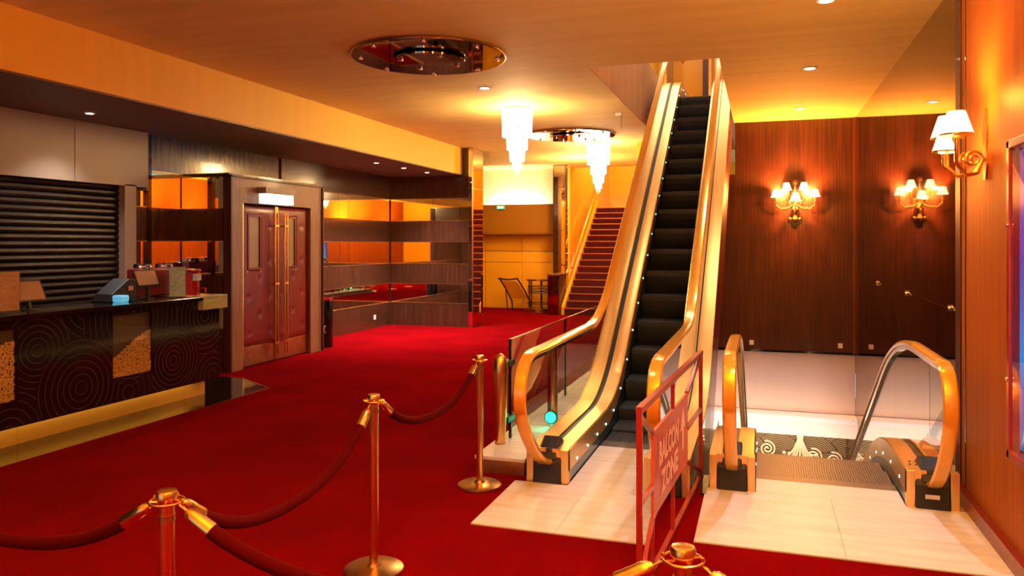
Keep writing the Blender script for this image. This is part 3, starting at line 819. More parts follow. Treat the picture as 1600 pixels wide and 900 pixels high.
text_mesh('lettering', 'ZONE', 0.19, M_letter, br, lambda a, b: (bx(4.50 + a) + 0.011, 4.50 + a, 0.385 + b), fit=(0.58, 0.145))
ar = MB(); pts = [(5.24, 0.46), (5.31, 0.46), (5.31, 0.60), (5.38, 0.60), (5.275, 0.75), (5.17, 0.60), (5.24, 0.60)]
ar.add([(bx(y) + 0.0105, y, z) for y, z in pts], [tuple(range(7))])
build('arrow', ar, M_letter, br)

# ================================================================ stanchions and velvet ropes
def stanchion(x, y, label):
    r = thing('stanchion', (x, y, 0), label, 'stanchion', 'brass rope stanchions')
    build('base', MB().lathe((x, y, 0), [(0.165, 0), (0.168, 0.008), (0.165, 0.02), (0.15, 0.028), (0.04, 0.034), (0.033, 0.05)], 40), M_brassd, r, smooth=True)
    build('pole', MB().cyl((x, y, 0.03), 0.0265, 0.92, 24), M_brass, r, smooth=True)
    build('collar', MB().cyl((x, y, 0.895), 0.028, 0.022, 24), M_brassd, r, smooth=True)
    build('crown_ring', MB().tube([(x + 0.057 * math.cos(a), y + 0.057 * math.sin(a), 0.962) for a in [2 * PI * i / 32 for i in range(33)]], 0.0042, 8, cap=False), M_brass, r, smooth=True)
    for k in range(4):
        a = k * PI / 2 + 0.6
        build('ring_spoke', MB().tube([(x + .02 * math.cos(a), y + .02 * math.sin(a), 0.96), (x + .056 * math.cos(a), y + .056 * math.sin(a), 0.962)], 0.004, 6), M_brass, r, smooth=True)
    build('crown', MB().lathe((x, y, 0.945), [(0.0275, 0), (0.031, 0.006), (0.031, 0.024), (0.036, 0.028), (0.036, 0.046), (0.032, 0.053), (0.02, 0.056), (0.0, 0.057)], 28), M_brass, r, smooth=True)
    return r
S1 = (-2.08, 3.88); S2 = (-2.04, 5.48); S3 = (-1.95, 2.15); S4 = (-0.21, 2.20); S5 = (-3.75, 2.28)
st = stanchion(*S1, 'slim brass stanchion in the middle of the carpet, whole with its round base')
dup(st, (*S2, 0), 'farthest brass stanchion, beside the brass bollard and curb')
dup(st, (*S3, 0), 'near brass stanchion at the lower left, its base cut by the frame')
dup(st, (*S4, 0), 'near brass stanchion head at the bottom edge before the red barrier')
def rope(a, b, sag, label, rr=0.0245, za=0.955, zb=0.955):
    a3 = Vector((a[0], a[1], za)); b3 = Vector((b[0], b[1], zb)); dv = (b3 - a3).normalized()
    A = a3 + dv * 0.055; B = b3 - dv * 0.055
    def P(t):
        p = A.lerp(B, t); p.z -= sag * 4 * t * (1 - t) * (1 + 0.35 * (1 - 4 * t * (1 - t))); return p
    r = thing('velvet_rope', tuple((A + B) / 2 - Vector((0, 0, sag))), label, 'velvet rope', 'velvet ropes')
    f = 0.075
    build('rope', MB().tube([P(f + (1 - 2 * f) * i / 40) for i in range(41)], rr, 14), M_velvet, r, smooth=True)
    for t0, t1 in ((0.0, f), (1.0, 1 - f)):
        q = [P(t0 + (t1 - t0) * k) for k in (0.22, 0.3, 0.45, 0.7, 1.05)]
        build('ferrule', MB().tube(q, [0.010, 0.020, 0.026, 0.027, 0.028], 16), M_brass, r, smooth=True)
        c = P(t0 + (t1 - t0) * 0.1)
        hk = MB().tube([P(t0) + Vector((0, 0, 0.02)), P(t0) + Vector((0, 0, -.004)), c, P(t0 + (t1 - t0) * 0.25)], 0.0055, 8)
        build('hook', hk, M_brass, r, smooth=True)
    return r
rope(S2, S1, 0.24, 'velvet rope hanging between the two farther stanchions')
rope(S1, S3, 0.28, 'long velvet rope from the middle stanchion to the lower left one')
rope(S3, S5, 0.25, 'velvet rope running out of the frame at the lower left')
rope(S3, S4, 0.22, 'thick near velvet rope hanging below the bottom edge between the two near stanchions')
rope(S4, (1.25, 2.0), 0.22, 'velvet rope leaving the bottom right stanchion to the right')

# ================================================================ counter
ct = thing('concession_counter', (-6.7, 4.0, 0), 'long black gloss counter with inlaid circles and popcorn windows', 'counter')
CY0, CY1, CX = -1.0, 7.88, -6.35
W1 = (6.25, 0.455, 6.78, 1.105); W2 = (4.62, 0.44, 5.17, 1.08)
body = MB()
body.box(-7.05, CY0, 0.2, CX - 0.04, CY1, 1.17)
build('body', body, M_black, ct)
def front(y0, z0, y1, z1): return MB().box(CX - 0.039, y0, z0, CX, y1, z1)
for (a, b) in ((CY0, 4.62), (5.17, 6.25), (6.78, CY1)):
    build('front_panel', front(a, 0.2, b, 1.17), M_black, ct)
for w in (W1, W2):
    build('front_panel', front(w[0], 0.2, w[2], w[1]), M_black, ct)
    build('front_panel', front(w[0], w[3], w[2], 1.17), M_black, ct)
    build('case_back', MB().box(CX - 0.036, w[0], w[1], CX - 0.033, w[2], w[3]), M_popback, ct)
    build('window_glass', MB().box(CX - 0.006, w[0], w[1], CX - 0.003, w[2], w[3]), M_glass, ct)
    pc = MB()
    # heap of kernels behind the glass
    rnd = random.Random(3)
    yy = w[0] + 0.008
    hmax = (w[3] - w[1])
    n = 0
    while yy < w[2] - 0.006:
        t = (yy - w[0]) / (w[2] - w[0])
        h = hmax * (0.40 + 0.10 * math.sin(t * 3.0 - 1.2) + 0.2 * t) if w is W1 else hmax * (0.60 + 0.25 * t)
        zz = w[1] + 0.008
        while zz < w[1] + h:
            s_ = rnd.uniform(0.0075, 0.0115)
            pc.sphere((CX - 0.018 + rnd.uniform(-.006, .004), yy + rnd.uniform(-.005, .005), zz + rnd.uniform(-.005, .005)), s_, 5, 3, sy=rnd.uniform(.8, 1.3), sz=rnd.uniform(.8, 1.2))
            zz += 0.0165; n += 1
        yy += 0.0165
    build('popcorn_heap', pc, M_popcorn, ct, kind='stuff', label='popcorn kernels piled behind the glass')
# ring inlay; circles in (y, z)
circles = [(5.86, 0.43, 0.47, 0.067, 0.067), (7.10, 0.52, 0.39, 0.055, 0.055), (5.38, 0.86, 0.35, 0.058, 0.058), (7.62, 0.98, 0.46, 0.065, 0.065), (6.52, 1.05, 0.63, 0.07, 0.07),
           (4.3, 0.5, 0.42, 0.067, 0.067), (3.6, 0.85, 0.4, 0.067, 0.067), (6.45, 0.28, 0.55, 0.075, 0.075), (5.1, 0.15, 0.75, 0.075, 0.075), (7.75, 0.25, 0.7, 0.07, 0.07), (6.0, 1.3, 0.9, 0.08, 0.08)]
inl = ribbon_rings(circles, (3.0, 0.21, CY1 - 0.01, 1.165), lambda a, b: (CX + 0.0012, a, b), 0.0034, excl=((W1[0] - .01, W1[1] - .01, W1[2] + .01, W1[3] + .01), (W2[0] - .01, W2[1] - .01, W2[2] + .01, W2[3] + .01)), seg=90)
build('circle_inlay', inl, M_inlay, ct, kind='stuff', label='thin grey concentric circles inlaid in the front')
for (y0, y1) in ((CY0, 5.3), (5.303, 7.45), (7.453, 7.80)):
    build('brass_plinth', MB().box(-6.9, y0, 0.0, -6.50, y1, 0.2), M_plinth, ct)
wt = thing('worktop', (-6.7, 4.0, 1.17), 'long black polished worktop of the counter', 'worktop')
build('slab', MB().box(-7.1, CY0, 1.17, -6.27, 7.50, 1.215), M_black, wt, bevel=0.004)
mg = thing('marble_corner_slab', (-6.5, 7.7, 1.07), 'pale green marble slab capping the right end of the counter', 'marble slab')
build('slab', MB().box(-7.1, 7.50, 1.17, -6.27, 7.93, 1.222).box(-6.348, 7.50, 1.06, -6.27, 7.93, 1.17), M_marbleg, mg, bevel=0.003)

# items on the counter
def holder(y0, y1, z1, m, label, x=-6.5):
    r = thing('sign_holder', (x, (y0 + y1) / 2, 1.215), label, 'sign holder')
    build('sheet', MB().box(x, y0 + .008, 1.235, x + .003, y1 - .008, z1 - .01), m, r)
    build('acrylic_stand', MB().box(x - .004, y0, 1.216, x - .001, y1, z1).box(x + .004, y0, 1.216, x + .006, y1, z1).box(x - .05, y0, 1.215, x + .05, y1, 1.219), M_glass, r)
holder(4.82, 5.33, 1.60, M_paper, 'large clear stand with a printed pinkish sheet at the left end of the counter')
holder(7.20, 7.47, 1.58, M_paperb, 'clear stand with a bluish printed sheet beside the red machine')
def tablet(y, x, w, h, z, rotz, label):
    r = thing('tablet', (x, y, 1.215), label, 'tablet')
    c, s_ = math.cos(rotz), math.sin(rotz)
    def T(a, b, d):  # a along width, b up the tilted screen, d out of screen
        ux, uy = -s_, c
        nx, ny = c, s_
        tz = 0.9; tx = -0.436
        return (x + ux * a + nx * (tx * b) + nx * tz * d, y + uy * a + ny * (tx * b) + ny * tz * d, z + b * tz + d * 0.436)
    def slab(a0, b0, a1, b1, d0, d1):
        v = [T(a0, b0, d0), T(a1, b0, d0), T(a1, b1, d0), T(a0, b1, d0), T(a0, b0, d1), T(a1, b0, d1), T(a1, b1, d1), T(a0, b1, d1)]
        return MB().add(v, [(0, 1, 2, 3), (7, 6, 5, 4), (0, 4, 5, 1), (1, 5, 6, 2), (2, 6, 7, 3), (3, 7, 4, 0)])
    build('case', slab(-w / 2, 0, w / 2, h, 0, 0.014), M_rubber, r)
    build('screen', slab(-w / 2 + .015, .015, w / 2 - .015, h - .015, 0.0142, 0.016), M_screen, r)
    build('foot', MB().cyl((x, y, 1.215), 0.07, 0.012, 20), M_rubber, r)
    build('arm', MB().bar((x, y, 1.22), T(0, h * .4, 0), 0.03), M_rubber, r)
tablet(5.53, -6.62, 0.36, 0.22, 1.29, 0.0, 'tablet on a stand near the left end of the counter')
tablet(7.02, -6.62, 0.30, 0.20, 1.36, -0.1, 'tablet on a stand left of the red machine')
pt = thing('card_terminal', (-6.55, 6.60, 1.215), 'dark till terminal with a blue glowing printer on the counter', 'terminal')
build('housing', MB().prismx([(6.45, 1.216), (6.84, 1.216), (6.84, 1.45), (6.74, 1.46), (6.5, 1.30)], -6.85, -6.62), M_rubber, pt, bevel=0.01)
build('printer', MB().box(-6.62, 6.50, 1.216, -6.50, 6.62, 1.29), M_screenlit, pt, bevel=0.015)
build('keypad', MB().prismx([(6.68, 1.216), (6.85, 1.216), (6.85, 1.26), (6.68, 1.24)], -6.6, -6.48), M_black, pt, bevel=0.005)
build('card_tag', MB().box(-6.615, 6.72, 1.33, -6.605, 6.78, 1.38), M_paper, pt)
pm = thing('drinks_dispenser', (-6.62, 7.6, 1.222), 'red and black dispenser canister standing at the right end of the counter', 'dispenser')
build('canister', MB().cyl((-6.62, 7.66, 1.222), 0.13, 0.28, 28), M_redplastic, pm, smooth=True)
build('lid', MB().lathe((-6.62, 7.66, 1.502), [(0.14, 0), (0.145, 0.015), (0.13, 0.03), (0.05, 0.035)], 28), M_chrome, pm, smooth=True)
build('label_plate', MB().box(-6.497, 7.58, 1.40, -6.485, 7.72, 1.48), M_paperb, pm)
build('tap', MB().tube([(-6.50, 7.74, 1.30), (-6.44, 7.74, 1.30), (-6.44, 7.74, 1.25)], 0.012, 10), M_redplastic, pm, smooth=True)
cb2 = thing('cup_rack', (-6.95, 7.35, 1.215), 'dark red rack with two rows of cup lids behind the sign stand', 'rack')
build('rack_body', MB().box(-7.04, 7.12, 1.222, -6.86, 7.80, 1.55), M_leather, cb2, bevel=0.02)
for y in (7.28, 7.62):
    build('lid_stack', MB().lathe((-6.95, y, 1.55), [(0.1, 0), (0.105, 0.02), (0.1, 0.035), (0.105, 0.05), (0.09, 0.06)], 20), M_chrome, cb2, smooth=True)

# shutter behind the counter
sh = thing('roller_shutter', (-8.0, 4.0, 0.9), 'closed dark metal roller shutter behind the counter', 'shutter')
z = 0.9; i = 0
sm = None
while z < 2.62:
    prof = [(-8.03, z), (-8.005, z + 0.008), (-7.995, z + 0.035), (-8.0, z + 0.065), (-8.02, z + 0.078), (-8.035, z + 0.078)]
    mb = MB(); n = len(prof)
    vs_ = [(x, 0.0, q) for x, q in prof] + [(x, 7.97, q) for x, q in prof]
    mb.add(vs_, [tuple(range(n)), tuple(range(2 * n - 1, n - 1, -1))] + [(k, k + n, (k + 1) % n + n, (k + 1) % n) for k in range(n)])
    if sm is None:
        so_ = build('slat', mb, M_shut, sh); sm = so_.data; z00 = WL[so_.name].copy()
    else:
        o = bpy.data.objects.new('slat', sm); col.objects.link(o); o.parent = sh; o.location = z00 + Vector((0, 0, z - 0.9)) - WL[sh.name]; WL[o.name] = z00
    z += 0.082
build('side_guide', MB().box(-8.04, 7.97, 0.0, -7.9, 8.16, 2.62), M_fascia, sh)
fa = thing('shutter_housing', (-8.0, 4, 2.6), 'grey brown panelled box above the roller shutter', 'shutter housing')
for a in (2.4, 3.6, 4.8, 6.0, 7.2):
    build('panel', MB().box(-7.93, a + .004, 2.6, -7.9, a + 1.196 if a < 7 else 8.34, 3.345), M_fascia, fa, bevel=0.002)
build('box', MB().box(-8.07, 2.4, 2.6, -7.93, 8.34, 3.345), M_shut, fa)
build('end_panel', MB().box(-8.07, 8.34, 2.56, -7.9, 8.37, 3.345), M_fascia, fa)

# ================================================================ padded double doors in a projecting frame
dr = thing('door_surround', (-7.6, 10.4, 0), 'projecting wooden surround of the padded double doors', 'door surround')
FY0, FY1, FX = 9.20, 11.58, -7.22
IY0, IY1, IZ = 9.47, 11.25, 2.44
build('lintel', MB().add([(FX, FY0, 2.80), (FX, FY1, 2.80), (FX, IY1, IZ), (FX, IY0, IZ), (FX - .12, FY0, 2.80), (FX - .12, FY1, 2.80), (FX - .12, IY1, IZ), (FX - .12, IY0, IZ)], [(0, 1, 2, 3), (7, 6, 5, 4), (0, 4, 5, 1), (1, 5, 6, 2), (2, 6, 7, 3), (3, 7, 4, 0)]), M_frame, dr)
for (a, b) in ((FY0, IY0), (FY1, IY1)):
    build('jamb', MB().add([(FX, a, 0), (FX, b, 0), (FX, b, IZ), (FX, a, 2.80), (FX - .12, a, 0), (FX - .12, b, 0), (FX - .12, b, IZ), (FX - .12, a, 2.80)], [(0, 1, 2, 3), (7, 6, 5, 4), (0, 4, 5, 1), (1, 5, 6, 2), (2, 6, 7, 3), (3, 7, 4, 0)]), M_frame, dr)
build('outer_bead', MB().box(FX - .1, FY0 - .03, 0, FX + .03, FY0, 2.83).box(FX - .1, FY1, 0, FX + .03, FY1 + .03, 2.83).box(FX - .1, FY0 - .03, 2.80, FX + .03, FY1 + .03, 2.83), M_woodm, dr)
build('side_wall', MB().box(XL, FY0 - .01, 0, FX - 0.1, FY0 + .1, 2.82), M_wood, dr)
build('side_wall', MB().box(XL, FY1 - .1, 0, FX - 0.1, FY1 + .01, 2.82), M_wood, dr)
build('top_board', MB().box(XL, FY0 - .01, 2.82, FX - .02, FY1 + .01, 2.86), M_wood, dr)
for (z0, z1) in BANDS_M:
    build('mirror_panel', MB().box(XL + 0.03, FY0 - 0.022, z0, FX - 0.11, FY0 - 0.012, min(z1, 2.8)), M_mirror, dr)
for (z0, z1) in BANDS_W[:3]:
    build('wood_band', MB().box(XL + 0.03, FY0 - 0.04, z0, FX - 0.11, FY0 - 0.012, z1), M_wood, dr)
build('brass_edge', MB().box(FX - .1, IY0, 0, FX - .01, IY0 + 0.035, IZ), M_brass, dr)
build('brass_edge', MB().box(FX - .1, IY1 - .012, 0, FX - .01, IY1, IZ), M_brassd, dr)
def padded_door(y0, y1, vy0, vy1, hy, label):
    r = thing('door_leaf', (-7.3, (y0 + y1) / 2, 0), label, 'door', 'padded double doors')
    x = -7.30
    # padded panel as a grid with pulled-in buttons and raised window frame
    ny, nz = 28, 66; z0, z1 = 0.30, 2.42
    btn = []
    for k in range(8):
        zz = 0.50 + k * 0.27
        for t in ((0.2, 0.8) if k % 2 == 0 else (0.5,)):
            yy = y0 + t * (y1 - y0)
            if vy0 - .06 < yy < vy1 + .06 and 1.4 < zz: continue
            btn.append((yy, zz))
    vs_ = []; fs_ = []
    for j in range(nz + 1):
        for i in range(ny + 1):
            yy = y0 + (y1 - y0) * i / ny; zz = z0 + (z1 - z0) * j / nz
            e = min(yy - y0, y1 - yy, zz - z0, z1 - zz)
            h = 0.03 * (1 - math.exp(-e / 0.03))
            for (by, bz) in btn:
                d = math.hypot(yy - by, zz - bz); h -= 0.016 * math.exp(-(d / 0.035) ** 2)
            if vy0 - .03 < yy < vy1 + .03 and 1.44 < zz < 2.29: h = 0.0
            vs_.append((x + h, yy, zz))
    for j in range(nz):
        for i in range(ny):
            a = j * (ny + 1) + i; fs_.append((a, a + 1, a + ny + 2, a + ny + 1))
    build('padded_panel', MB().add(vs_, fs_), M_leather, r, smooth=True)
    build('core', MB().box(x - 0.04, y0, 0.01, x - 0.002, y1, 2.42), M_leather, r)
    for (by, bz) in btn:
        build('button', MB().sphere((x + 0.016, by, bz), 0.011, 10, 6, sx=0.6), M_leather, r, smooth=True)
    build('kick_plate', MB().box(x - .002, y0 + .01, 0.02, x + 0.016, y1 - .01, 0.30), M_brassd, r, bevel=0.002)
    f = MB().box(x - .002, vy0 - .03, 1.45, x + .03, vy0, 2.28).box(x - .002, vy1, 1.45, x + .03, vy1 + .03, 2.28).box(x - .002, vy0, 1.45, x + .03, vy1, 1.48).box(x - .002, vy0, 2.25, x + .03, vy1, 2.28)
    build('window_frame', f, M_leather, r)
    build('vision_panel', MB().box(x - .002, vy0, 1.48, x + .008, vy1, 2.25), M_opal, r)
    build('brass_strip', MB().box(x - .002, (y1 - .035 if hy > (y0 + y1) / 2 else y0), 0.02, x + 0.034, (y1 if hy > (y0 + y1) / 2 else y0 + .035), 2.42), M_brass, r)
    for dy in (-0.035, 0.035):
        bar = build('pull_bar', MB().tube([(x + 0.12, hy + dy, 0.12), (x + 0.12, hy + dy, 2.32)], 0.015, 14), M_brass, r, smooth=True)
    for zz in (0.3, 1.22, 2.12):
        build('bracket', MB().tube([(x, hy, zz), (x + 0.12, hy, zz)], 0.012, 10).box(x + 0.105, hy - .05, zz - .015, x + .135, hy + .05, zz + .015), M_brass, r, smooth=True)
padded_door(9.51, 10.36, 9.69, 9.95, 10.24, 'left burgundy padded door leaf with slim window and brass bars')
padded_door(10.37, 11.235, 10.60, 10.87, 10.49, 'right burgundy padded door leaf with slim window and brass bars')
ex = thing('exit_light', (-7.15, 10.1, 2.44), 'lit emergency exit box fixed over the padded doors', 'exit light')
build('housing', MB().box(-7.22, 9.80, 2.60, -7.06, 10.55, 2.69), M_fascia, ex)
build('lit_panel', MB().box(-7.21, 9.84, 2.45, -7.065, 10.52, 2.60), M_exit, ex)
for a, b in ((9.95, 10.03), (10.1, 10.2), (10.28, 10.38)):
    build('green_mark', MB().box(-7.064, a, 2.49, -7.061, b, 2.56), M_exitm, ex)
# waste bin beside the doors, wall socket
bn = thing('waste_bin', (-7.45, 11.95, 0), 'slim black bin with red rim just right of the padded doors', 'bin')
build('body', MB().cyl((-7.42, 12.0, 0), 0.15, 0.83, 24), M_black, bn, smooth=True)
build('rim', MB().lathe((-7.42, 12.0, 0.83), [(0.155, 0), (0.155, 0.04), (0.12, 0.05), (0.11, 0.02)], 24, cap=False), M_redplastic, bn, smooth=True)
em = MB()
for a in [i * PI / 6 for i in range(12)]:
    pass
em.tube([(-7.42 + 0.153 * math.cos(-0.9 + 0.0), 12.0 - 0.125 + 0.04 * math.cos(t), 0.33 + 0.06 * math.sin(t)) for t in [2 * PI * i / 16 for i in range(17)]], 0.006, 6)
build('emblem', em, M_whitep, bn, smooth=True)
so2 = build('wall_socket', MB().box(XL + .03, 15.0, 0.18, XL + .045, 15.08, 0.28), M_whitep, None, bevel=0.004)
so2['label'] = 'small white socket low on the wood wall under the mirror bands'; so2['category'] = 'socket'

# ================================================================ back hall: stairs, pier, furniture
stt = thing('staircase', (-3.7, 19.3, 0), 'straight red carpeted stairs with pale nosings rising at the back', 'staircase')
n = 17; rise = 2.95 / n; run = 4.35 / n
for i in range(n):
    s_ = build('step', MB().box(-4.85, 19.28 + i * run, i * rise, -2.48, 19.28 + (i + 1) * run + (0.0 if i < n - 1 else 2.2), (i + 1) * rise), M_stairred, stt)
    build('nosing', MB().box(-4.85, 19.262 + i * run, (i + 1) * rise - 0.016, -2.48, 19.29 + i * run, (i + 1) * rise + 0.004), M_nosing, s_)
build('string', MB().prismx([(19.28, 0), (19.28, 0.2), (19.28 + 4.35, 3.18), (25.85, 3.18), (25.85, 2.9), (23.7, 2.9), (19.5, 0)], -4.93, -4.85), M_yellow, stt)
hr = thing('wall_handrail', (-4.85, 21, 1), 'brass handrail on the orange wall beside the stairs', 'handrail')
build('rail', MB().tube([(-4.84, 20.0, 1.20), (-4.80, 20.05, 1.22), (-4.80, 20.4, 1.60), (-4.80, 23.6, 3.80)], 0.025, 12), M_brass, hr, smooth=True)
for y in (20.5, 22, 23.4):
    z = 1.6 + (y - 20.4) * 2.2 / 3.2
    build('bracket', MB().tube([(-4.95, y, z - 0.08), (-4.87, y, z - 0.1), (-4.80, y, z - 0.02)], 0.012, 8), M_brassd, hr, smooth=True)
p2 = thing('mirrored_pier_upper', (-5.2, 20.2, 1.05), 'mirror clad pier hanging at the left of the stairs', 'pier')
build('core', MB().box(-5.34, 20.0, 1.03, -4.99, 20.34, ZC - .003), M_woodm, p2)
for z0, z1 in ((1.05, 2.2), (2.21, 3.35), (3.36, 3.93)):
    build('mirror_panel', MB().box(-5.32, 19.985, z0, -5.01, 20.0, z1), M_mirror, p2)
    build('mirror_panel', MB().box(-4.99, 20.0, z0, -4.98, 20.3, z1), M_mirror, p2)
nw = thing('stair_newel_block', (-5.05, 19.4, 0), 'dark mirror polished block at the foot of the stairs', 'newel block')
build('block', MB().box(-5.26, 19.15, 0, -4.95, 19.9, 1.02), M_woodm, nw)
build('mirror_face', MB().box(-5.24, 19.135, 0.02, -4.97, 19.15, 1.0), M_mirrorb, nw)
build('cap', MB().box(-5.27, 19.12, 1.02, -4.94, 19.95, 1.05), M_brass, nw)
tb = thing('round_bar_table', (-5.72, 19.95, 0), 'round bar table with wire rails at the foot of the back wall', 'table')
tx, ty = -5.72, 20.0
build('base', MB().cyl((tx, ty, 0.0), 0.42, 0.10, 32), M_brassd, tb, smooth=True)
build('top', MB().cyl((tx, ty, 0.84), 0.36, 0.04, 32), M_brass, tb, smooth=True)
for a in (0.4, 1.7, 3.0, 4.2, 5.2):
    build('post', MB().tube([(tx + .3 * math.cos(a), ty + .3 * math.sin(a), 0.1), (tx + .3 * math.cos(a), ty + .3 * math.sin(a), 0.84)], 0.02, 8), M_woodm, tb, smooth=True)
for z in (0.22, 0.52, 0.60, 0.68):
    build('ring', MB().tube([(tx + .32 * math.cos(a), ty + .32 * math.sin(a), z) for a in [2 * PI * k / 24 for k in range(25)]], 0.012, 6, cap=False), M_woodm, tb, smooth=True)
es = thing('menu_stand', (-6.55, 20.2, 0), 'tilted dark metal menu stand leaning by the yellow wall', 'stand')
for x in (-6.88, -6.36):
    build('side_rail', MB().tube([(x, 20.05, 0.88), (x + .16, 20.2, 0.55), (x + 0.28, 20.3, 0.25), (x + .30, 20.3, 0.0)], 0.022, 8), M_rubber, es, smooth=True)
build('top_rail', MB().tube([(-6.92, 20.05, 0.88), (-6.62, 19.98, 0.85), (-6.34, 20.05, 0.88)], 0.022, 8), M_rubber, es, smooth=True)
build('board', MB().add([(-6.84, 20.1, 0.80), (-6.40, 20.1, 0.80), (-6.14, 20.28, 0.32), (-6.58, 20.28, 0.32), (-6.84, 20.12, 0.80), (-6.40, 20.12, 0.80), (-6.14, 20.30, 0.32), (-6.58, 20.30, 0.32)], [(0, 1, 2, 3), (7, 6, 5, 4), (0, 4, 5, 1), (1, 5, 6, 2), (2, 6, 7, 3), (3, 7, 4, 0)]), M_yellow, es)
build('rear_leg', MB().tube([(-6.78, 20.3, 0.6), (-6.78, 20.45, 0.0)], 0.016, 8), M_rubber, es, smooth=True)
ex2 = thing('exit_sign', (-6.9, 20.3, 2.82), 'small green and white exit sign on the ochre ledge of the back wall', 'exit sign')
build('case', MB().box(-7.06, 20.31, 2.80, -6.82, 20.345, 2.90), M_exitg, ex2)
build('white_mark', MB().box(-7.02, 20.305, 2.825, -6.95, 20.309, 2.875).box(-6.93, 20.305, 2.825, -6.86, 20.309, 2.875), M_exit, ex2)

# ================================================================ ceiling fittings
def mirror_disc(x, y, label):
    r = thing('ceiling_mirror_disc', (x, y, ZC), label, 'mirror disc', 'round ceiling mirrors')
    build('disc', MB().cyl((x, y, ZC - 0.035), 0.85, 0.03, 64), M_disc, r, smooth=True)
    build('rim', MB().tube([(x + .855 * math.cos(a), y + .855 * math.sin(a), ZC - 0.02) for a in [2 * PI * k / 64 for k in range(65)]], 0.012, 6, cap=False), M_brassd, r, smooth=True)
    build('inner_disc', MB().cyl((x, y, ZC - 0.075), 0.40, 0.02, 48), M_disc, r, smooth=True)
    for k in range(8):
        a = k * PI / 4 + 0.35
        build('bolt', MB().lathe((x + .76 * math.cos(a), y + .76 * math.sin(a), ZC - 0.062), [(0.004, 0), (0.018, .004), (0.024, .014), (0.022, 0.028)], 12), M_chrome, r, smooth=True)
    for k in range(4):
        a = k * PI / 2 + 0.75
        build('bolt', MB().lathe((x + .33 * math.cos(a), y + .33 * math.sin(a), ZC - 0.105), [(0.004, 0), (0.022, .006), (0.028, .018), (0.024, 0.032)], 12), M_chrome, r, smooth=True)
    return r
d1 = mirror_disc(-3.53, 7.87, 'large round dark mirror disc on the ceiling nearest the camera')
dup(d1, (-3.50, 14.42, ZC), 'farther round mirror disc on the ceiling between the two chandeliers')

def chandelier(x, y, label):
    r = thing('chandelier', (x, y, ZC), label, 'chandelier', 'tiered crystal chandeliers')
    build('canopy', MB().cyl((x, y, ZC - 0.03), 0.20, 0.028, 28), M_chrome, r, smooth=True)
    tiers = ((0.225, 0.04, 0.42, 30), (0.155, 0.36, 0.30, 22), (0.11, 0.58, 0.26, 16), (0.065, 0.78, 0.18, 10))
    for k, (R, z0, h, n) in enumerate(tiers):
        mb = MB()
        for i in range(n):
            a = 2 * PI * i / n
            mb.cyl((x + R * math.cos(a), y + R * math.sin(a), ZC - z0 - h), 0.004, h, 6, r2=0.014)
            mb.cyl((x + R * 0.7 * math.cos(a + .2), y + R * .7 * math.sin(a + .2), ZC - z0 - h * 0.95), 0.004, h * 0.95, 6, r2=0.012)
        build('crystal_tier', mb, M_crystal, r, kind='stuff')
        build('tier_ring', MB().tube([(x + R * math.cos(a), y + R * math.sin(a), ZC - z0) for a in [2 * PI * q / 24 for q in range(25)]], 0.006, 6, cap=False), M_brass, r, smooth=True)
    mb = MB()
    for i in range(5):
        a = 2 * PI * i / 5
        mb.tube([(x + .04 * math.cos(a), y + .04 * math.sin(a), ZC - 0.88), (x + .035 * math.cos(a), y + .035 * math.sin(a), ZC - 1.03 - 0.02 * (i % 3))], [0.008, 0.005], 6)
    build('drop_rods', mb, M_crystald, r)
    return r
CH = ((-3.59, 11.30), (-3.24, 15.80))
c1 = chandelier(*CH[0], 'nearer tiered crystal chandelier glowing white in the middle of the foyer')
dup(c1, (*CH[1], ZC), 'farther tiered crystal chandelier glowing before the red stairs')
for (x, y) in CH:
    light('POINT', 'chandelier_light', (x, y, ZC - 0.32), 270, (1.0, 0.62, 0.24), size=0.24)
    light('POINT', 'chandelier_light', (x, y, ZC - 0.85), 50, (1.0, 0.62, 0.28), size=0.08)

DL = ((-3.56, 9.75, ZC, 'recessed downlight in the ceiling left of the nearer chandelier', 60), (0.55, 9.85, ZC, 'recessed downlight over the void, the larger one', 60), (0.57, 12.74, ZC, 'recessed downlight just before the mahogany wall', 40),
      (0.53, 7.14, ZC, 'recessed downlight cut by the top edge above the descending escalator', 170),
      (-6.82, 12.81, ZS, 'left one of three small downlights under the bulkhead', 480), (-6.76, 13.84, ZS, 'middle one of three small downlights under the bulkhead', 480), (-6.72, 14.87, ZS, 'right one of three small downlights under the bulkhead', 480),
      (-7.35, 6.9, ZS, 'downlight under the bulkhead above the shutter housing', 120))
dl0 = None
for (x, y, z, lab, p) in DL:
    if dl0 is None:
        dl0 = thing('downlight', (x, y, z), lab, 'downlight', 'recessed downlights')
        build('lens', MB().cyl((x, y, z - 0.008), 0.06, 0.006, 24), M_down, dl0, smooth=True)
        build('ring', MB().lathe((x, y, z - 0.012), [(0.062, 0), (0.085, 0.004), (0.088, 0.011), (0.062, 0.011)], 28, cap=False), M_whitep, dl0, smooth=True)
    else:
        q = dup(dl0, (x, y, z), lab)
        if z < 3.5:
            q.scale = (0.7, 0.7, 1)
    light('SPOT', 'downlight_beam', (x, y, z - 0.03), p, NEUT if (z > 3.5 and p < 150) else WHITE, size=0.05, spot=1.9, blend=0.9)
ss = thing('ceiling_sensor', (-2.2, 12.3, ZC), 'small white sensor hanging from the ceiling beside the escalator opening', 'sensor')
build('body', MB().box(-2.24, 12.27, ZC - 0.05, -2.13, 12.34, ZC - 0.002), M_whitep, ss, bevel=0.01)
build('rod', MB().cyl((-2.15, 12.3, ZC - 0.25), 0.006, 0.2, 8), M_fascia, ss, smooth=True)

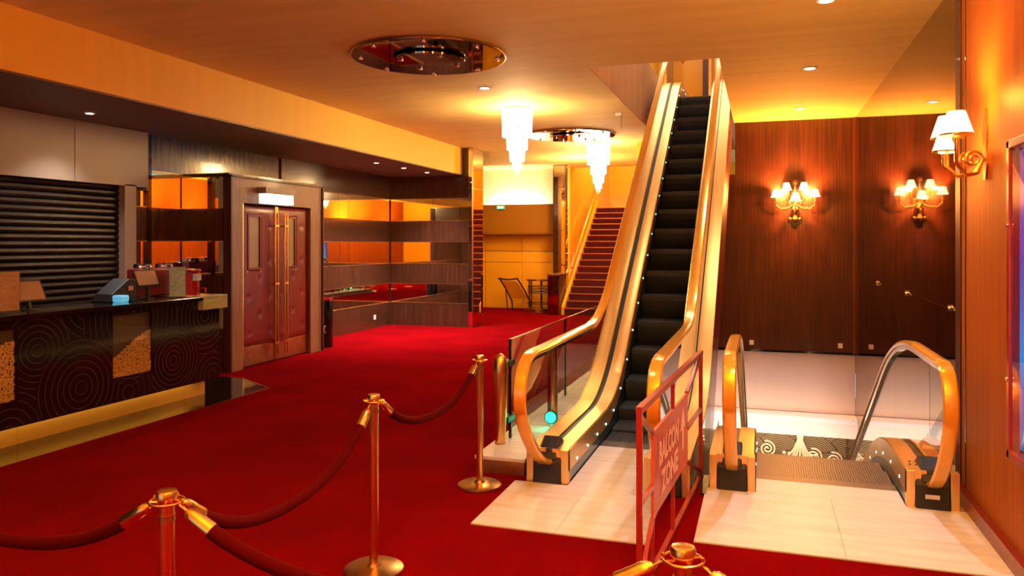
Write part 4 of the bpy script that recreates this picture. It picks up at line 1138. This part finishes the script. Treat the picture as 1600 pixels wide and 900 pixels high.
# ================================================================ sconces
def candle_sconce(x, y, z, label):
    # wall at y; arms come towards -Y; five lamps
    r = thing('wall_sconce', (x, y, z), label, 'wall lamp')
    bk = MB().lathe((x, y - 0.05, z - 0.36), [(0.01, 0), (0.05, 0.01), (0.06, 0.05), (0.04, 0.09), (0.03, 0.12), (0.055, 0.15), (0.07, 0.2), (0.06, 0.24), (0.03, 0.27), (0.02, 0.34), (0.03, 0.36), (0.015, 0.4), (0.014, 0.62)], 20)
    build('back_stem', bk, M_brass, r, smooth=True)
    build('back_leaf', MB().sphere((x - .075, y - .04, z - .31), 0.03, 10, 6, sx=1.2, sy=.5).sphere((x + .075, y - .04, z - .31), 0.03, 10, 6, sx=1.2, sy=.5), M_brass, r, smooth=True)
    ros = MB().sphere((x, y - .05, z + 0.31), 0.022, 8, 6)
    for k in range(8):
        a = k * PI / 4; ros.sphere((x + .036 * math.cos(a), y - .05, z + .31 + .036 * math.sin(a)), 0.014, 6, 4)
    build('rosette', ros, M_brass, r, smooth=True)
    lamps = ((-0.31, -0.16, 0.08), (-0.14, -0.12, 0.20), (0.0, -0.24, 0.02), (0.14, -0.12, 0.20), (0.31, -0.16, 0.08))
    for (dx, dy, dz) in lamps:
        lx, ly, lz = x + dx, y + dy, z + dz
        pts = [(x + dx * .05, y - .05, z - 0.06), (x + dx * .35, y + dy * .5, lz - 0.20), (x + dx * .75, y + dy * .85, lz - 0.22), (x + dx * 0.98, ly, lz - 0.16), (lx, ly, lz - 0.10)]
        build('arm', MB().tube(pts, 0.011, 8).sphere((x + dx * .6, y + dy * .7, lz - 0.215), 0.022, 8, 5).sphere((x + dx * .3, y + dy * .5, lz - 0.13), 0.02, 8, 5), M_brass, r, smooth=True)
        cd = build('candle', MB().lathe((lx, ly, lz - 0.11), [(0.03, 0), (0.034, 0.01), (0.013, 0.02), (0.012, 0.10)], 12), M_brass, r, smooth=True)
        build('shade', MB().lathe((lx, ly, lz - 0.02), [(0.082, 0), (0.042, 0.125)], 20), M_shade, r, smooth=True)
    light('POINT', 'sconce_light', (x - 0.2, y - 0.22, z + 0.16), 130, (1.0, 0.34, 0.06), size=0.02)
    light('POINT', 'sconce_light', (x + 0.2, y - 0.22, z + 0.16), 130, (1.0, 0.34, 0.06), size=0.05)
    light('POINT', 'sconce_light', (x, y - 0.36, z + 0.0), 50, (1.0, 0.34, 0.06), size=0.015)
    return r
candle_sconce(0.54, 13.95, 2.57, 'five armed brass candle lamp with small lit shades on the mahogany wall')
# near sconce on the orange wall
ns = thing('wall_sconce', (XR, 5.66, 2.4), 'ornate brass wall lamp with three lit shades on the orange wood wall', 'wall lamp')
sy, sz = 5.66, 2.46
pl = []
build('back_plate', MB().add([(XR - .012, sy + a, sz + b) for a, b in ((-.02, -.2), (.02, -.2), (.05, -.1), (.03, 0), (.045, .12), (.02, .26), (-.02, .26), (-.045, .12), (-.03, 0), (-.05, -.1))] + [(XR, sy + a, sz + b) for a, b in ((-.02, -.2), (.02, -.2), (.05, -.1), (.03, 0), (.045, .12), (.02, .26), (-.02, .26), (-.045, .12), (-.03, 0), (-.05, -.1))],
      [tuple(range(10)), tuple(range(19, 9, -1))] + [(i, i + 10, (i + 1) % 10 + 10, (i + 1) % 10) for i in range(10)]), M_brassd, ns)
for (dx, dy, dz, rs) in ((-0.20, -0.13, 0.09, 1.0), (-0.20, 0.13, 0.10, 1.0), (-0.24, 0.02, 0.0, 0.72)):
    lx, ly, lz = XR + dx, sy + dy, sz + dz
    build('arm', MB().tube([(XR - .02, sy, sz - .06), (XR - .06, sy + dy * .3, sz - .16), (XR + dx * .7, sy + dy * .7, sz - .17), (lx, ly, sz - 0.1), (lx, ly, lz - .03)], 0.012, 10), M_brass, ns, smooth=True)
    sp_ = []
    for i in range(26):
        t = i / 25; a = t * 3.4 * PI; rr = 0.055 * (1 - 0.8 * t)
        sp_.append((XR + dx * .45 + rr * math.cos(a), sy + dy * .5, sz - 0.07 + rr * math.sin(a)))
    build('scroll', MB().tube(sp_, 0.009, 8), M_brass, ns, smooth=True)
    build('shade', MB().lathe((lx, ly, lz - 0.01), [(0.10 * rs, 0), (0.052 * rs, 0.15 * rs)], 24), M_shade, ns, smooth=True)
    build('trim_band', MB().lathe((lx, ly, lz - 0.014), [(0.101 * rs, 0), (0.102 * rs, 0.008), (0.098 * rs, 0.012)], 24), M_brass, ns, smooth=True)
light('POINT', 'sconce_light', (XR - 0.2, sy - .13, sz + 0.3), 13, (1.0, 0.42, 0.05), size=0.05)
light('POINT', 'sconce_light', (XR - 0.2, sy + .13, sz - 0.03), 14, (1.0, 0.42, 0.05), size=0.05)

light('SPOT', 'sconce_uplight', (XR - 0.25, sy, sz + 0.28), 55, AMBER, size=0.06, spot=2.7, blend=1, rot=(PI, 0, 0))
light('SPOT', 'sconce_uplight', (0.54, 13.6, 2.95), 60, AMBER, size=0.06, spot=2.7, blend=1, rot=(PI, 0, 0))
# ================================================================ poster case
pc = thing('poster_case', (XR - .04, 4.1, 0.65), 'red framed poster case with a blue poster on the orange wood wall', 'poster case')
a0, a1, z0, z1 = 3.2, 4.92, 0.66, 2.42
X1 = XR - 0.085
build('frame', MB().box(X1, a1 - .05, z0, XR, a1, z1).box(X1, a0, z0, XR, a0 + .05, z1).box(X1, a0, z1 - .05, XR, a1, z1).box(X1, a0, z0, XR, a1, z0 + .05), M_redpaint, pc, bevel=0.006)
build('backing', MB().box(XR - .03, a0 + .05, z0 + .05, XR - .02, a1 - .05, z1 - .05), M_black, pc)
build('poster', MB().box(XR - .034, a0 + .06, z0 + .06, XR - .031, a1 - .055, z1 - .06), M_poster, pc)
build('notice', MB().box(XR - .038, 4.45, 1.42, XR - .035, 4.76, 1.95), M_paperb, pc)
build('glass', MB().box(X1 + .01, a0 + .05, z0 + .05, X1 + .014, a1 - .05, z1 - .05), M_glass, pc)
for z in (1.1, 1.95):
    build('lock', MB().cyl((X1 - .008, a1 - .025, z), 0.012, 0.012, 12, axis='x'), M_chrome, pc, smooth=True)
